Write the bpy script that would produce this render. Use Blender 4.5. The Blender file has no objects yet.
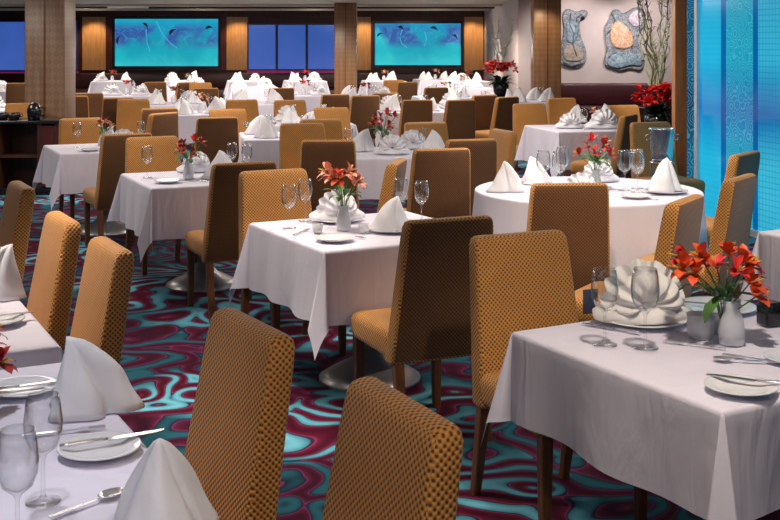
import bpy, bmesh, math, random
from mathutils import Vector, Matrix
random.seed(7)
scene = bpy.context.scene
COL = scene.collection
PI = math.pi
R = math.radians

# ------------------------------------------------------------------ materials
def new_mat(name):
    m = bpy.data.materials.new(name); m.use_nodes = True
    nt = m.node_tree
    return m, nt, nt.nodes['Principled BSDF'], nt.nodes['Material Output']

def nd(nt, typ, **kw):
    n = nt.nodes.new(typ)
    for k, v in kw.items():
        if k in ('operation', 'blend_type', 'wave_type', 'feature', 'data_type', 'noise_dimensions', 'bands_direction', 'use_clamp', 'interpolation_type'):
            setattr(n, k, v)
        else:
            n.inputs[k].default_value = v
    return n

def math_n(nt, op, a, b=None):
    n = nt.nodes.new('ShaderNodeMath'); n.operation = op
    for i, v in enumerate((a, b)):
        if v is None: continue
        if isinstance(v, (int, float)): n.inputs[i].default_value = v
        else: nt.links.new(v, n.inputs[i])
    return n.outputs[0]

def ramp(nt, fac, stops, interp='LINEAR'):
    n = nt.nodes.new('ShaderNodeValToRGB'); cr = n.color_ramp; cr.interpolation = interp
    while len(cr.elements) < len(stops): cr.elements.new(0.5)
    for e, (p, c) in zip(cr.elements, stops):
        e.position = p; e.color = (*c, 1)
    nt.links.new(fac, n.inputs[0]); return n.outputs[0]

def mixc(nt, fac, a, b, blend='MIX'):
    n = nt.nodes.new('ShaderNodeMix'); n.data_type = 'RGBA'; n.blend_type = blend
    for sock, v in ((n.inputs[0], fac), (n.inputs[6], a), (n.inputs[7], b)):
        if isinstance(v, (int, float)): sock.default_value = v
        elif isinstance(v, tuple): sock.default_value = (*v, 1)
        else: nt.links.new(v, sock)
    return n.outputs[2]

def bump(nt, p, height, strength=.3, dist=.01):
    b = nt.nodes.new('ShaderNodeBump'); b.inputs['Strength'].default_value = strength
    b.inputs['Distance'].default_value = dist
    nt.links.new(height, b.inputs['Height']); nt.links.new(b.outputs[0], p.inputs['Normal'])

def plain(name, col, rough=.5, metal=0, var=.08, scale=18, bmp=0, spec=.5, emit=None, es=0):
    m, nt, p, out = new_mat(name)
    tc = nd(nt, 'ShaderNodeTexCoord')
    no = nd(nt, 'ShaderNodeTexNoise', Scale=scale, Detail=4.0)
    nt.links.new(tc.outputs['Object'], no.inputs['Vector'])
    lo = tuple(c*(1-var) for c in col); hi = tuple(min(1, c*(1+var)) for c in col)
    nt.links.new(ramp(nt, no.outputs['Fac'], [(.3, lo), (.7, hi)]), p.inputs['Base Color'])
    p.inputs['Roughness'].default_value = rough; p.inputs['Metallic'].default_value = metal
    p.inputs['Specular IOR Level'].default_value = spec
    if bmp: bump(nt, p, no.outputs['Fac'], bmp)
    if emit:
        p.inputs['Emission Color'].default_value = (*emit, 1); p.inputs['Emission Strength'].default_value = es
    return m

def wood(name, a, b, scale=3, rough=.35, vec=(1, 1, .08), diamonds=False):
    m, nt, p, out = new_mat(name)
    tc = nd(nt, 'ShaderNodeTexCoord')
    mp = nd(nt, 'ShaderNodeMapping'); mp.inputs['Scale'].default_value = vec
    nt.links.new(tc.outputs['Object'], mp.inputs['Vector'])
    no = nd(nt, 'ShaderNodeTexNoise', Scale=scale*8, Detail=6.0, Distortion=1.2)
    nt.links.new(mp.outputs[0], no.inputs['Vector'])
    c = ramp(nt, no.outputs['Fac'], [(.3, a), (.7, b)])
    if diamonds:
        sx = nd(nt, 'ShaderNodeSeparateXYZ'); nt.links.new(tc.outputs['Object'], sx.inputs[0])
        u = math_n(nt, 'ADD', sx.outputs[0], sx.outputs[2]); v = math_n(nt, 'SUBTRACT', sx.outputs[0], sx.outputs[2])
        s = math_n(nt, 'MULTIPLY', math_n(nt, 'SINE', math_n(nt, 'MULTIPLY', u, 32)), math_n(nt, 'SINE', math_n(nt, 'MULTIPLY', v, 32)))
        c = mixc(nt, math_n(nt, 'MULTIPLY', math_n(nt, 'GREATER_THAN', s, 0), .22), c, (.08, .04, .03))
    nt.links.new(c, p.inputs['Base Color']); p.inputs['Roughness'].default_value = rough
    return m

def weave(name, gold, dark, cell=.0088, bstr=.6):
    m, nt, p, out = new_mat(name)
    uv = nd(nt, 'ShaderNodeTexCoord')
    sx = nd(nt, 'ShaderNodeSeparateXYZ'); nt.links.new(uv.outputs['UV'], sx.inputs[0])
    k = PI/cell/2
    a = math_n(nt, 'SINE', math_n(nt, 'MULTIPLY', sx.outputs[0], k*2))
    b = math_n(nt, 'SINE', math_n(nt, 'MULTIPLY', sx.outputs[1], k*2))
    s = math_n(nt, 'ADD', math_n(nt, 'MULTIPLY', math_n(nt, 'MULTIPLY', a, b), .5), .5)
    no = nd(nt, 'ShaderNodeTexNoise', Scale=5.0, Detail=3.0)
    nt.links.new(uv.outputs['Object'], no.inputs['Vector'])
    c = ramp(nt, s, [(.15, dark), (.50, gold), (1, tuple(min(1, v*1.25) for v in gold))])
    c = mixc(nt, .35, c, ramp(nt, no.outputs['Fac'], [(.3, (.55, .55, .55)), (.7, (1, 1, 1))]), 'MULTIPLY')
    nt.links.new(c, p.inputs['Base Color']); p.inputs['Roughness'].default_value = .62
    p.inputs['Specular IOR Level'].default_value = .35
    p.inputs['Sheen Weight'].default_value = .15
    bump(nt, p, s, bstr, .006)
    return m

def cloth_mat(name, col, bstr=.25):
    m, nt, p, out = new_mat(name)
    tc = nd(nt, 'ShaderNodeTexCoord')
    mp = nd(nt, 'ShaderNodeMapping'); mp.inputs['Scale'].default_value = (1, 1, .35)
    nt.links.new(tc.outputs['Object'], mp.inputs['Vector'])
    no = nd(nt, 'ShaderNodeTexNoise', Scale=9.0, Detail=5.0, Distortion=.8)
    nt.links.new(mp.outputs[0], no.inputs['Vector'])
    nt.links.new(ramp(nt, no.outputs['Fac'], [(.25, tuple(c*.94 for c in col)), (.75, col)]), p.inputs['Base Color'])
    p.inputs['Roughness'].default_value = .85; p.inputs['Sheen Weight'].default_value = .1
    p.inputs['Specular IOR Level'].default_value = .2
    bump(nt, p, no.outputs['Fac'], bstr, .02)
    return m

def glass_mat(name, tint=(.985, .988, .99), base=.05, frost=0.0):
    m, nt, p, out = new_mat(name); nt.nodes.remove(p)
    tr = nt.nodes.new('ShaderNodeBsdfTransparent'); tr.inputs[0].default_value = (*tint, 1)
    lw0 = nt.nodes.new('ShaderNodeLayerWeight'); lw0.inputs['Blend'].default_value = .3
    nt.links.new(ramp(nt, lw0.outputs['Facing'], [(.35, tint), (.95, (.42, .43, .46))]), tr.inputs[0])
    gl = nt.nodes.new('ShaderNodeBsdfGlossy'); gl.inputs['Roughness'].default_value = .03
    lw = nt.nodes.new('ShaderNodeLayerWeight'); lw.inputs['Blend'].default_value = .35
    no = nd(nt, 'ShaderNodeTexNoise', Scale=4.0)
    fac = math_n(nt, 'ADD', math_n(nt, 'MULTIPLY', math_n(nt, 'POWER', lw.outputs['Facing'], 1.6), .9), math_n(nt, 'MULTIPLY', no.outputs['Fac'], base*2))
    mx = nt.nodes.new('ShaderNodeMixShader')
    nt.links.new(fac, mx.inputs[0]); nt.links.new(tr.outputs[0], mx.inputs[1]); nt.links.new(gl.outputs[0], mx.inputs[2])
    last = mx.outputs[0]
    if frost:
        df = nt.nodes.new('ShaderNodeBsdfDiffuse'); df.inputs[0].default_value = (.85, .87, .92, 1)
        m2 = nt.nodes.new('ShaderNodeMixShader'); m2.inputs[0].default_value = frost
        nt.links.new(last, m2.inputs[1]); nt.links.new(df.outputs[0], m2.inputs[2]); last = m2.outputs[0]
    nt.links.new(last, out.inputs[0])
    return m

M = {}
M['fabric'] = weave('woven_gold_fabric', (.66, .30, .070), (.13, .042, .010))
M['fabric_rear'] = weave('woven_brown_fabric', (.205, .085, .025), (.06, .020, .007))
M['fabric_far'] = weave('woven_tan_fabric', (.50, .25, .075), (.22, .09, .025), bstr=.2)
M['wood_leg'] = wood('chair_leg_wood', (.10, .035, .012), (.20, .075, .025))
M['linen'] = cloth_mat('white_linen', (.76, .725, .85), .45)
M['napkin'] = cloth_mat('napkin_linen', (.84, .83, .88), .35)
M['napkin_cream'] = cloth_mat('napkin_cream_linen', (.84, .81, .78), .35)
M['china'] = plain('white_china', (.78, .78, .82), .12, var=.02)
M['steel'] = plain('polished_steel', (.55, .55, .58), .18, 1, var=.15)
M['silver'] = plain('silver_metal', (.75, .75, .79), .22, .8, var=.1)
M['glass'] = glass_mat('clear_glass')
M['frosted'] = glass_mat('frosted_glass', frost=.5)
M['stem'] = plain('stem_green', (.06, .16, .03), .5, var=.3)
M['leaf'] = plain('leaf_green', (.07, .17, .04), .45, var=.4)
M['leaf_dark'] = plain('leaf_dark', (.012, .03, .012), .4, var=.4)
M['orange'] = plain('orange_petal', (.78, .10, .025), .5, var=.3, scale=30)
M['pink'] = plain('coral_petal', (.86, .33, .23), .5, var=.3, scale=30)
M['red'] = plain('red_petal', (.80, .035, .04), .5, var=.4, scale=30)
M['darkred'] = plain('dark_red_petal', (.38, .02, .02), .5, var=.4, scale=30)
M['yellow'] = plain('pollen_yellow', (.75, .42, .03), .6)
M['darkwood'] = wood('dark_wood', (.035, .012, .007), (.085, .03, .015))
M['mahogany'] = wood('mahogany_panel', (.055, .010, .010), (.10, .020, .018))
M['pillar'] = wood('pillar_veneer', (.26, .155, .10), (.36, .23, .15), diamonds=True)
M['pillar_far'] = wood('pillar_veneer_warm', (.25, .125, .06), (.34, .18, .09), diamonds=True)
M['tan'] = wood('lit_tan_panel', (.50, .25, .10), (.68, .38, .17))
M['post'] = wood('orange_wood_post', (.45, .16, .045), (.60, .25, .08))
M['black'] = plain('black_gloss', (.012, .012, .016), .12)
M['maroon'] = plain('maroon_leather', (.045, .006, .009), .4, var=.25)
M['metalbase'] = plain('pale_metal_base', (.42, .40, .42), .35, .6)
M['branch_dark'] = plain('willow_branch', (.10, .08, .05), .7, var=.4)
M['branch_green'] = plain('willow_branch_green', (.36, .42, .26), .6, var=.4)
M['branch_white'] = plain('white_branch', (.42, .50, .52), .6)
M['ceil'] = plain('cream_ceiling', (.66, .58, .47), .8, var=.05, scale=2)
M['plaster'] = plain('lilac_plaster', (.55, .46, .45), .75, var=.06, scale=3)
M['chrome_frame'] = plain('pale_frame', (.72, .78, .82), .3, .2)
M['mullion'] = plain('dark_mullion', (.05, .055, .10), .4)
M['lamp'] = plain('lamp_glow', (1, .95, .85), .5, emit=(1, .9, .75), es=6)
M['magenta'] = plain('magenta_glow_sill', (.22, .02, .10), .5, emit=(.35, .02, .16), es=.35)  # purple glow under the windows painted in as emission; the sill is no lamp
M['candle'] = plain('candle_wax', (.85, .80, .65), .5)
M['bread'] = plain('bread_crust', (.50, .28, .12), .7, var=.3)

def carpet():
    m, nt, p, out = new_mat('swirl_carpet')
    tc = nd(nt, 'ShaderNodeTexCoord')
    n0 = nd(nt, 'ShaderNodeTexNoise', Scale=1.7, Detail=1.0)
    nt.links.new(tc.outputs['Object'], n0.inputs['Vector'])
    dis = nt.nodes.new('ShaderNodeVectorMath'); dis.operation = 'SCALE'; dis.inputs['Scale'].default_value = .75
    nt.links.new(n0.outputs['Color'], dis.inputs[0])
    ad = nt.nodes.new('ShaderNodeVectorMath'); ad.operation = 'ADD'
    nt.links.new(tc.outputs['Object'], ad.inputs[0]); nt.links.new(dis.outputs[0], ad.inputs[1])
    v = nd(nt, 'ShaderNodeTexVoronoi', Scale=2.3, feature='SMOOTH_F1'); v.inputs['Smoothness'].default_value = .2
    nt.links.new(ad.outputs[0], v.inputs['Vector'])
    d = v.outputs['Distance']
    rings = math_n(nt, 'ADD', math_n(nt, 'MULTIPLY', math_n(nt, 'COSINE', math_n(nt, 'MULTIPLY', d, 21.0)), .5), .5)
    c = ramp(nt, rings, [(0, (.07, .004, .018)), (.20, (.13, .008, .035)), (.36, (.16, .014, .045)), (.44, (.32, .055, .14)), (.50, (.09, .018, .06)), (.60, (.02, .03, .08)), (.68, (.07, .30, .42)), (1, (.17, .52, .66))])
    n1 = nd(nt, 'ShaderNodeTexNoise', Scale=.7, Detail=2.0)
    nt.links.new(tc.outputs['Object'], n1.inputs['Vector'])
    big = ramp(nt, n1.outputs['Fac'], [(.47, (0, 0, 0)), (.57, (1, 1, 1))])
    dk = ramp(nt, rings, [(0, (.04, .004, .018)), (.35, (.10, .010, .045)), (.45, (.14, .03, .10)), (.52, (.012, .012, .03)), (.66, (.010, .045, .075)), (1, (.018, .10, .14))])
    c = mixc(nt, big, dk, c)
    n2 = nd(nt, 'ShaderNodeTexNoise', Scale=220.0, Detail=1.0)
    nt.links.new(tc.outputs['Object'], n2.inputs['Vector'])
    c = mixc(nt, .3, c, ramp(nt, n2.outputs['Fac'], [(.3, (.5, .5, .5)), (.7, (1, 1, 1))]), 'MULTIPLY')
    nt.links.new(c, p.inputs['Base Color']); p.inputs['Roughness'].default_value = .95
    p.inputs['Specular IOR Level'].default_value = .1
    bump(nt, p, n2.outputs['Fac'], .3, .004)
    return m
M['carpet'] = carpet()

def blue_glass(name, lo, hi, swirl=0, grid=1, strength=.8):
    m, nt, p, out = new_mat(name)
    tc = nd(nt, 'ShaderNodeTexCoord')
    sx = nd(nt, 'ShaderNodeSeparateXYZ'); nt.links.new(tc.outputs['Object'], sx.inputs[0])
    n = nd(nt, 'ShaderNodeTexNoise', Scale=1.1, Detail=3.0); nt.links.new(tc.outputs['Object'], n.inputs['Vector'])
    zz = math_n(nt, 'MULTIPLY', sx.outputs[2], 1/2.6)
    band = ramp(nt, zz, [(0, (.75, .75, .75)), (.22, (.8, .8, .8)), (.42, (.18, .18, .18)), (.60, (.75, .75, .75)), (1, (.55, .55, .55))])
    f = math_n(nt, 'ADD', math_n(nt, 'MULTIPLY', band, .75), math_n(nt, 'MULTIPLY', n.outputs['Fac'], .35))
    c = ramp(nt, f, [(.25, lo), (.75, hi)])
    if swirl:
        v = nd(nt, 'ShaderNodeTexVoronoi', Scale=8.5); nt.links.new(tc.outputs['Object'], v.inputs['Vector'])
        s = math_n(nt, 'SINE', math_n(nt, 'MULTIPLY', v.outputs['Distance'], 36))
        c = mixc(nt, math_n(nt, 'MULTIPLY', math_n(nt, 'GREATER_THAN', s, .55), .30*swirl), c, (.25, .75, .85))
    if grid:
        gx = math_n(nt, 'LESS_THAN', math_n(nt, 'FRACT', math_n(nt, 'MULTIPLY', sx.outputs[0], 1/.05)), .16)
        gz = math_n(nt, 'LESS_THAN', math_n(nt, 'FRACT', math_n(nt, 'MULTIPLY', sx.outputs[2], 1/.05)), .16)
        g = math_n(nt, 'MAXIMUM', gx, gz)
        c = mixc(nt, math_n(nt, 'MULTIPLY', g, .38*grid), c, (.0, .10, .22))
    nt.links.new(c, p.inputs['Base Color']); p.inputs['Roughness'].default_value = .12
    nt.links.new(c, p.inputs['Emission Color']); p.inputs['Emission Strength'].default_value = strength
    return m
M['glass_mosaic'] = blue_glass('blue_mosaic_glass', (.0, .10, .36), (.04, .45, .66), 0, 1, .68)
M['glass_swirl'] = blue_glass('blue_swirl_glass', (.0, .11, .36), (.01, .34, .50), .6, .25, .68)
M['glass_plain'] = blue_glass('blue_lit_glass', (.0, .13, .45), (.015, .42, .68), 0, .35, .68)
M['glass_edge'] = blue_glass('deep_blue_glass', (.0, .06, .30), (.0, .14, .42), 0, .2, .55)
M['glass_dark'] = blue_glass('dark_blue_textured_glass', (.005, .03, .12), (.01, .14, .30), 1, .3, .55)

def window_pane():
    m, nt, p, out = new_mat('dusk_window_glass')
    tc = nd(nt, 'ShaderNodeTexCoord')
    sx = nd(nt, 'ShaderNodeSeparateXYZ'); nt.links.new(tc.outputs['Object'], sx.inputs[0])
    n = nd(nt, 'ShaderNodeTexNoise', Scale=1.3); nt.links.new(tc.outputs['Object'], n.inputs['Vector'])
    f = math_n(nt, 'ADD', math_n(nt, 'MULTIPLY', sx.outputs[2], .25), math_n(nt, 'MULTIPLY', n.outputs['Fac'], .5))
    c = ramp(nt, f, [(.3, (.065, .13, .50)), (.75, (.035, .10, .40))])
    nt.links.new(c, p.inputs['Emission Color']); p.inputs['Emission Strength'].default_value = .85
    p.inputs['Base Color'].default_value = (.01, .02, .06, 1); p.inputs['Roughness'].default_value = .1
    return m
M['pane'] = window_pane()

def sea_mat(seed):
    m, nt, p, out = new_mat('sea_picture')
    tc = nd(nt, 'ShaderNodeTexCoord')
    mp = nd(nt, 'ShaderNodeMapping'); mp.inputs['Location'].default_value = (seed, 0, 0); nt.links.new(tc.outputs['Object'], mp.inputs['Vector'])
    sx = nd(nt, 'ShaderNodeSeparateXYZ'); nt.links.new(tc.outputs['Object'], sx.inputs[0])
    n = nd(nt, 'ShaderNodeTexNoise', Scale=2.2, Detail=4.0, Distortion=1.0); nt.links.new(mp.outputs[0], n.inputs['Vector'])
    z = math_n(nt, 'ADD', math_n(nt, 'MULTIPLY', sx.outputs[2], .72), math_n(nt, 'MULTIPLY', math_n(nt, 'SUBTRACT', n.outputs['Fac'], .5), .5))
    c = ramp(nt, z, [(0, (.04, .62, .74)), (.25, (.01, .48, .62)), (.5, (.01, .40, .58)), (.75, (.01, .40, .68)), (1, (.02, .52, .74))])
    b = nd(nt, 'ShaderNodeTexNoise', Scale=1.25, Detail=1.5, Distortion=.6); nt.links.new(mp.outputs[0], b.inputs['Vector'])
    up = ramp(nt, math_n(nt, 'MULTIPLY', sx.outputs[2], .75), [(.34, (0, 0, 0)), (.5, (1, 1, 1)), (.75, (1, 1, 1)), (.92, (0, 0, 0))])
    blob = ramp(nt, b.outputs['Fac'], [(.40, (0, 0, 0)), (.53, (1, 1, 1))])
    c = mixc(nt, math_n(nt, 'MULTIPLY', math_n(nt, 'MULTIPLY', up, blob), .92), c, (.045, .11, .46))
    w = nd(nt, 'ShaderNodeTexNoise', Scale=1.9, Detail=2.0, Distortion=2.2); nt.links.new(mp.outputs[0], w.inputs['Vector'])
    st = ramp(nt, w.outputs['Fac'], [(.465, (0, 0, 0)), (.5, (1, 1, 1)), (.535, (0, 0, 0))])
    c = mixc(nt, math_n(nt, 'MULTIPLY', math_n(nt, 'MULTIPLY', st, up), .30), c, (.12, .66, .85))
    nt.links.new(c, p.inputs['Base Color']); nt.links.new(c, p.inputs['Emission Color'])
    p.inputs['Emission Strength'].default_value = .62; p.inputs['Roughness'].default_value = .4  # brightness of the lit picture put into its colour as emission
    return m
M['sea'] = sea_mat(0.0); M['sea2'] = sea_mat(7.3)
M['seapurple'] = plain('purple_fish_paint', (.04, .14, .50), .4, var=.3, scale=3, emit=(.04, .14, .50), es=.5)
M['seadark'] = plain('dark_fish_paint', (.01, .06, .14), .4, var=.2)
M['sealight'] = plain('pale_streak_paint', (.10, .55, .72), .4, emit=(.10, .55, .75), es=.6)  # streaks glow along with the picture, by emission

def relief_mat(name, a, b, c2, streak):
    m, nt, p, out = new_mat(name)
    tc = nd(nt, 'ShaderNodeTexCoord')
    n = nd(nt, 'ShaderNodeTexNoise', Scale=5.5, Detail=5.0, Distortion=2.5); nt.links.new(tc.outputs['Object'], n.inputs['Vector'])
    c = ramp(nt, n.outputs['Fac'], [(.3, a), (.5, b), (.68, c2)])
    w = nd(nt, 'ShaderNodeTexNoise', Scale=9.0, Detail=2.0, Distortion=3.0); nt.links.new(tc.outputs['Object'], w.inputs['Vector'])
    st = ramp(nt, w.outputs['Fac'], [(.45, (0, 0, 0)), (.5, (1, 1, 1)), (.55, (0, 0, 0))])
    c = mixc(nt, math_n(nt, 'MULTIPLY', st, .7), c, streak)
    nt.links.new(c, p.inputs['Base Color']); p.inputs['Roughness'].default_value = .6
    bump(nt, p, n.outputs['Fac'], .5, .03)
    return m
M['rel_grey'] = relief_mat('grey_blue_enamel', (.05, .065, .09), (.15, .18, .22), (.33, .33, .34), (.6, .6, .62))
M['rel_blue'] = relief_mat('blue_enamel', (.04, .07, .12), (.14, .24, .32), (.35, .42, .45), (.5, .55, .6))
M['rel_sand'] = relief_mat('sand_enamel', (.25, .19, .15), (.40, .32, .26), (.5, .42, .34), (.2, .18, .18))
M['rel_orange'] = relief_mat('orange_enamel', (.50, .17, .06), (.60, .32, .17), (.62, .45, .36), (.80, .72, .66))
M['rel_stroke'] = plain('dark_enamel_line', (.10, .11, .14), .5)
M['rel_lilac'] = relief_mat('lilac_enamel', (.35, .24, .40), (.58, .48, .58), (.72, .66, .70), (.85, .8, .85))

# ------------------------------------------------------------------ mesh helpers
class MB:
    def __init__(s): s.v = []; s.f = []; s.mi = []; s.sm = []
    def add(s, vs, fs, mi=0, smooth=True):
        o = len(s.v); s.v += [tuple(v) for v in vs]
        for f in fs: s.f.append(tuple(i+o for i in f)); s.mi.append(mi); s.sm.append(smooth)
    def loft(s, rings, mi=0, cap=True, smooth=True, close=True):
        n = len(rings[0]); vs = [p for r in rings for p in r]; fs = []
        for k in range(len(rings)-1):
            for i in range(n if close else n-1):
                j = (i+1) % n
                fs.append((k*n+i, k*n+j, (k+1)*n+j, (k+1)*n+i))
        if cap:
            fs.append(tuple(reversed(range(n)))); fs.append(tuple((len(rings)-1)*n+i for i in range(n)))
        s.add(vs, fs, mi, smooth)
    def lathe(s, prof, n=20, c=(0, 0, 0), mi=0, sx=1, sy=1):
        rings = [[(c[0]+r*math.cos(2*PI*i/n)*sx, c[1]+r*math.sin(2*PI*i/n)*sy, c[2]+z) for i in range(n)] for r, z in prof]
        s.loft(rings, mi, cap=True)
    def box(s, x0, x1, y0, y1, z0, z1, mi=0):
        vs = [(x, y, z) for z in (z0, z1) for y in (y0, y1) for x in (x0, x1)]
        s.add(vs, [(0, 2, 3, 1), (4, 5, 7, 6), (0, 1, 5, 4), (2, 6, 7, 3), (0, 4, 6, 2), (1, 3, 7, 5)], mi, False)
    def rbox(s, x0, x1, y0, y1, z0, z1, r=.01, mi=0):
        def ring(i): return rrect((x0+x1)/2, (y0+y1)/2, x1-x0-2*i, y1-y0-2*i, max(r-i*.3, r*.3))
        zs = [(z0, r), (z0+r*.3, r*.3), (z0+r, 0), (z1-r, 0), (z1-r*.3, r*.3), (z1, r)]
        s.loft([[(x, y, z) for x, y in ring(i)] for z, i in zs], mi)
    def tube(s, pts, rad, n=8, mi=0):
        pts = [Vector(p) for p in pts]; rings = []
        if not isinstance(rad, (list, tuple)): rad = [rad]*len(pts)
        for i, p in enumerate(pts):
            t = (pts[min(i+1, len(pts)-1)]-pts[max(i-1, 0)]).normalized()
            a = t.orthogonal().normalized() if abs(t.z) > .99 else t.cross(Vector((0, 0, 1))).normalized()
            b = t.cross(a)
            rings.append([tuple(p+(a*math.cos(2*PI*k/n)+b*math.sin(2*PI*k/n))*rad[i]) for k in range(n)])
        s.loft(rings, mi)
    def prism(s, poly, y0, y1, mi=0):            # polygon in x,z extruded along y
        n = len(poly)
        vs = [(x, y0, z) for x, z in poly]+[(x, y1, z) for x, z in poly]
        fs = [tuple(range(n)), tuple(range(2*n-1, n-1, -1))]+[(i, i+n, (i+1) % n+n, (i+1) % n) for i in range(n)]
        s.add(vs, fs, mi, False)
    def plate(s, poly, z0, z1, mi=0):            # polygon in x,y extruded along z
        n = len(poly)
        vs = [(x, y, z0) for x, y in poly]+[(x, y, z1) for x, y in poly]
        fs = [tuple(reversed(range(n))), tuple(range(n, 2*n))]+[(i, (i+1) % n, (i+1) % n+n, i+n) for i in range(n)]
        s.add(vs, fs, mi, False)
    def build(s, name, mats, parent=None):
        if not isinstance(mats, (list, tuple)): mats = [mats]
        me = bpy.data.meshes.new(name); me.from_pydata(s.v, [], s.f)
        for m in mats: me.materials.append(m)
        bm = bmesh.new(); bm.from_mesh(me); bmesh.ops.recalc_face_normals(bm, faces=bm.faces); bm.to_mesh(me); bm.free()
        me.polygons.foreach_set('material_index', s.mi); me.polygons.foreach_set('use_smooth', s.sm)
        uv = me.uv_layers.new(name='UVMap')
        for p in me.polygons:
            n = p.normal; ax = max(range(3), key=lambda k: abs(n[k]))
            for li in p.loop_indices:
                co = me.vertices[me.loops[li].vertex_index].co
                uv.data[li].uv = (co.y, co.z) if ax == 0 else ((co.x, co.z) if ax == 1 else (co.x, co.y))
        me.update()
        o = bpy.data.objects.new(name, me); COL.objects.link(o)
        if parent: o.parent = parent
        return o

def rrect(cx, cy, w, d, r, n=4):
    pts = []
    r = min(r, w/2.01, d/2.01)
    for sx, sy, a0 in ((1, 1, 0), (-1, 1, 90), (-1, -1, 180), (1, -1, 270)):
        for k in range(n+1):
            a = R(a0+90*k/n)
            pts.append((cx+sx*(w/2-r)+r*math.cos(a), cy+sy*(d/2-r)+r*math.sin(a)))
    return pts

def tag(o, label, cat, group=None):
    o['label'] = label; o['category'] = cat
    if group: o['group'] = group
    elif 'group' in o: del o['group']
    return o

def root(name, loc=(0, 0, 0), rz=0):
    o = bpy.data.objects.new(name, None); o.empty_display_size = .1; COL.objects.link(o)
    o.location = loc; o.rotation_euler.z = rz
    return o

def copy_tree(o, parent=None):
    c = o.copy(); COL.objects.link(c); c.parent = parent
    for ch in list(o.children):
        if ch.get('_p') == 1: pass
        copy_tree(ch, c)
    return c

class Proto:
    def __init__(s, make): s.make = make; s.o = None
    def place(s, loc, rz, label, cat, group=None, scale=None):
        if s.o is None: s.o = s.make(); o = s.o
        else: o = copy_tree(s.o)
        o.location = loc; o.rotation_euler.z = rz
        o.scale = (scale,)*3 if scale else (1, 1, 1)
        return tag(o, label, cat, group)

def struct(o): o['kind'] = 'structure'; return o

# ------------------------------------------------------------------ setting
YB = 32.0; ZC = 2.60
b = MB(); b.box(-16, 9, -1.5, YB+.3, -.06, 0); struct(b.build('floor', M['carpet']))
b = MB(); b.box(-16, 9, -1.5, YB+.3, ZC, ZC+.1); struct(b.build('ceiling', M['ceil']))
b = MB(); b.box(-16, 9, YB, YB+.2, 0, ZC); struct(b.build('wall_back', M['mahogany']))
b = MB(); b.box(-16.2, -16, -1.5, YB, 0, ZC); struct(b.build('wall_left', M['mahogany']))
b = MB(); b.box(2.62, 9, 23.5, 23.7, 0, ZC); b.box(2.62, 2.8, 23.7, YB, 0, ZC); struct(b.build('wall_art', M['plaster']))
b = MB(); b.box(9, 9.2, -1.5, 23.5, 0, ZC); struct(b.build('wall_right', M['plaster']))
# wall panels, windows and pictures on the back wall (world x at the wall from the measured photograph)
def bx(px): return (px-390)/1150*YB
def bz(py): return 1.72-(py-42)/1150*YB
k = 1
b = MB(); b.box(-16, 2.6, YB-.10, YB, bz(17), ZC); struct(b.build('trim_1', M['darkwood']))
for x0, x1 in ((83, 107), (227, 248), (357, 371), (463, 483)):
    k += 1; b = MB(); b.box(bx(x0), bx(x1), YB-.08, YB, bz(70), bz(12)); struct(b.build('trim_%d' % k, M['tan']))
def window(n, x0, x1, ytop, ybot, mulls):
    r = root('window_%d' % n, (0, 0, 0)); struct(r)
    X0, X1, Z0, Z1 = bx(x0), bx(x1), bz(ybot), bz(ytop)
    cy = YB-.03
    g = MB(); g.box(X0, X1, cy-.01, cy, Z0, Z1); g.build('pane', M['pane'], r)
    fr = MB(); t = .045
    fr.box(X0-t, X1+t, cy-.06, cy-.01, Z1, Z1+t); fr.box(X0-t, X1+t, cy-.06, cy-.01, Z0-t, Z0)
    fr.box(X0-t, X0, cy-.06, cy-.01, Z0, Z1); fr.box(X1, X1+t, cy-.06, cy-.01, Z0, Z1)
    frame = fr.build('window_frame', M['mullion'], r)
    for mx in mulls:
        q = MB(); q.box(bx(mx)-.035, bx(mx)+.035, cy-.05, cy-.012, Z0, Z1); q.build('mullion', M['mullion'], frame)
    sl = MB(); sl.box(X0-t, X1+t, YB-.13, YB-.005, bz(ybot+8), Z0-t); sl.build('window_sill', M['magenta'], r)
window(1, -60, 28, 22, 70, (-16,))
window(2, 68, 77, 22, 70, ())
window(3, 249, 338, 25, 69, (277, 307))
window(4, 485, 517, 24, 72, ())

def fishpoly(cx, cz, L, h, ang, n=10):
    top = []; bot = []
    for i in range(n+1):
        t = i/n; w = h*math.sin(PI*min(1, t*1.05+.02))**.8*(1-.55*t)+(.25*h*max(0, t-.8)*5 if t > .8 else 0)
        bend = .18*L*math.sin(PI*t)
        top.append((L*(t-.5), bend+w)); bot.append((L*(t-.5), bend-w*.7))
    pts = top+bot[::-1]
    ca, sa = math.cos(ang), math.sin(ang)
    return [(cx+x*ca-z*sa, cz+x*sa+z*ca) for x, z in pts]

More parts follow.
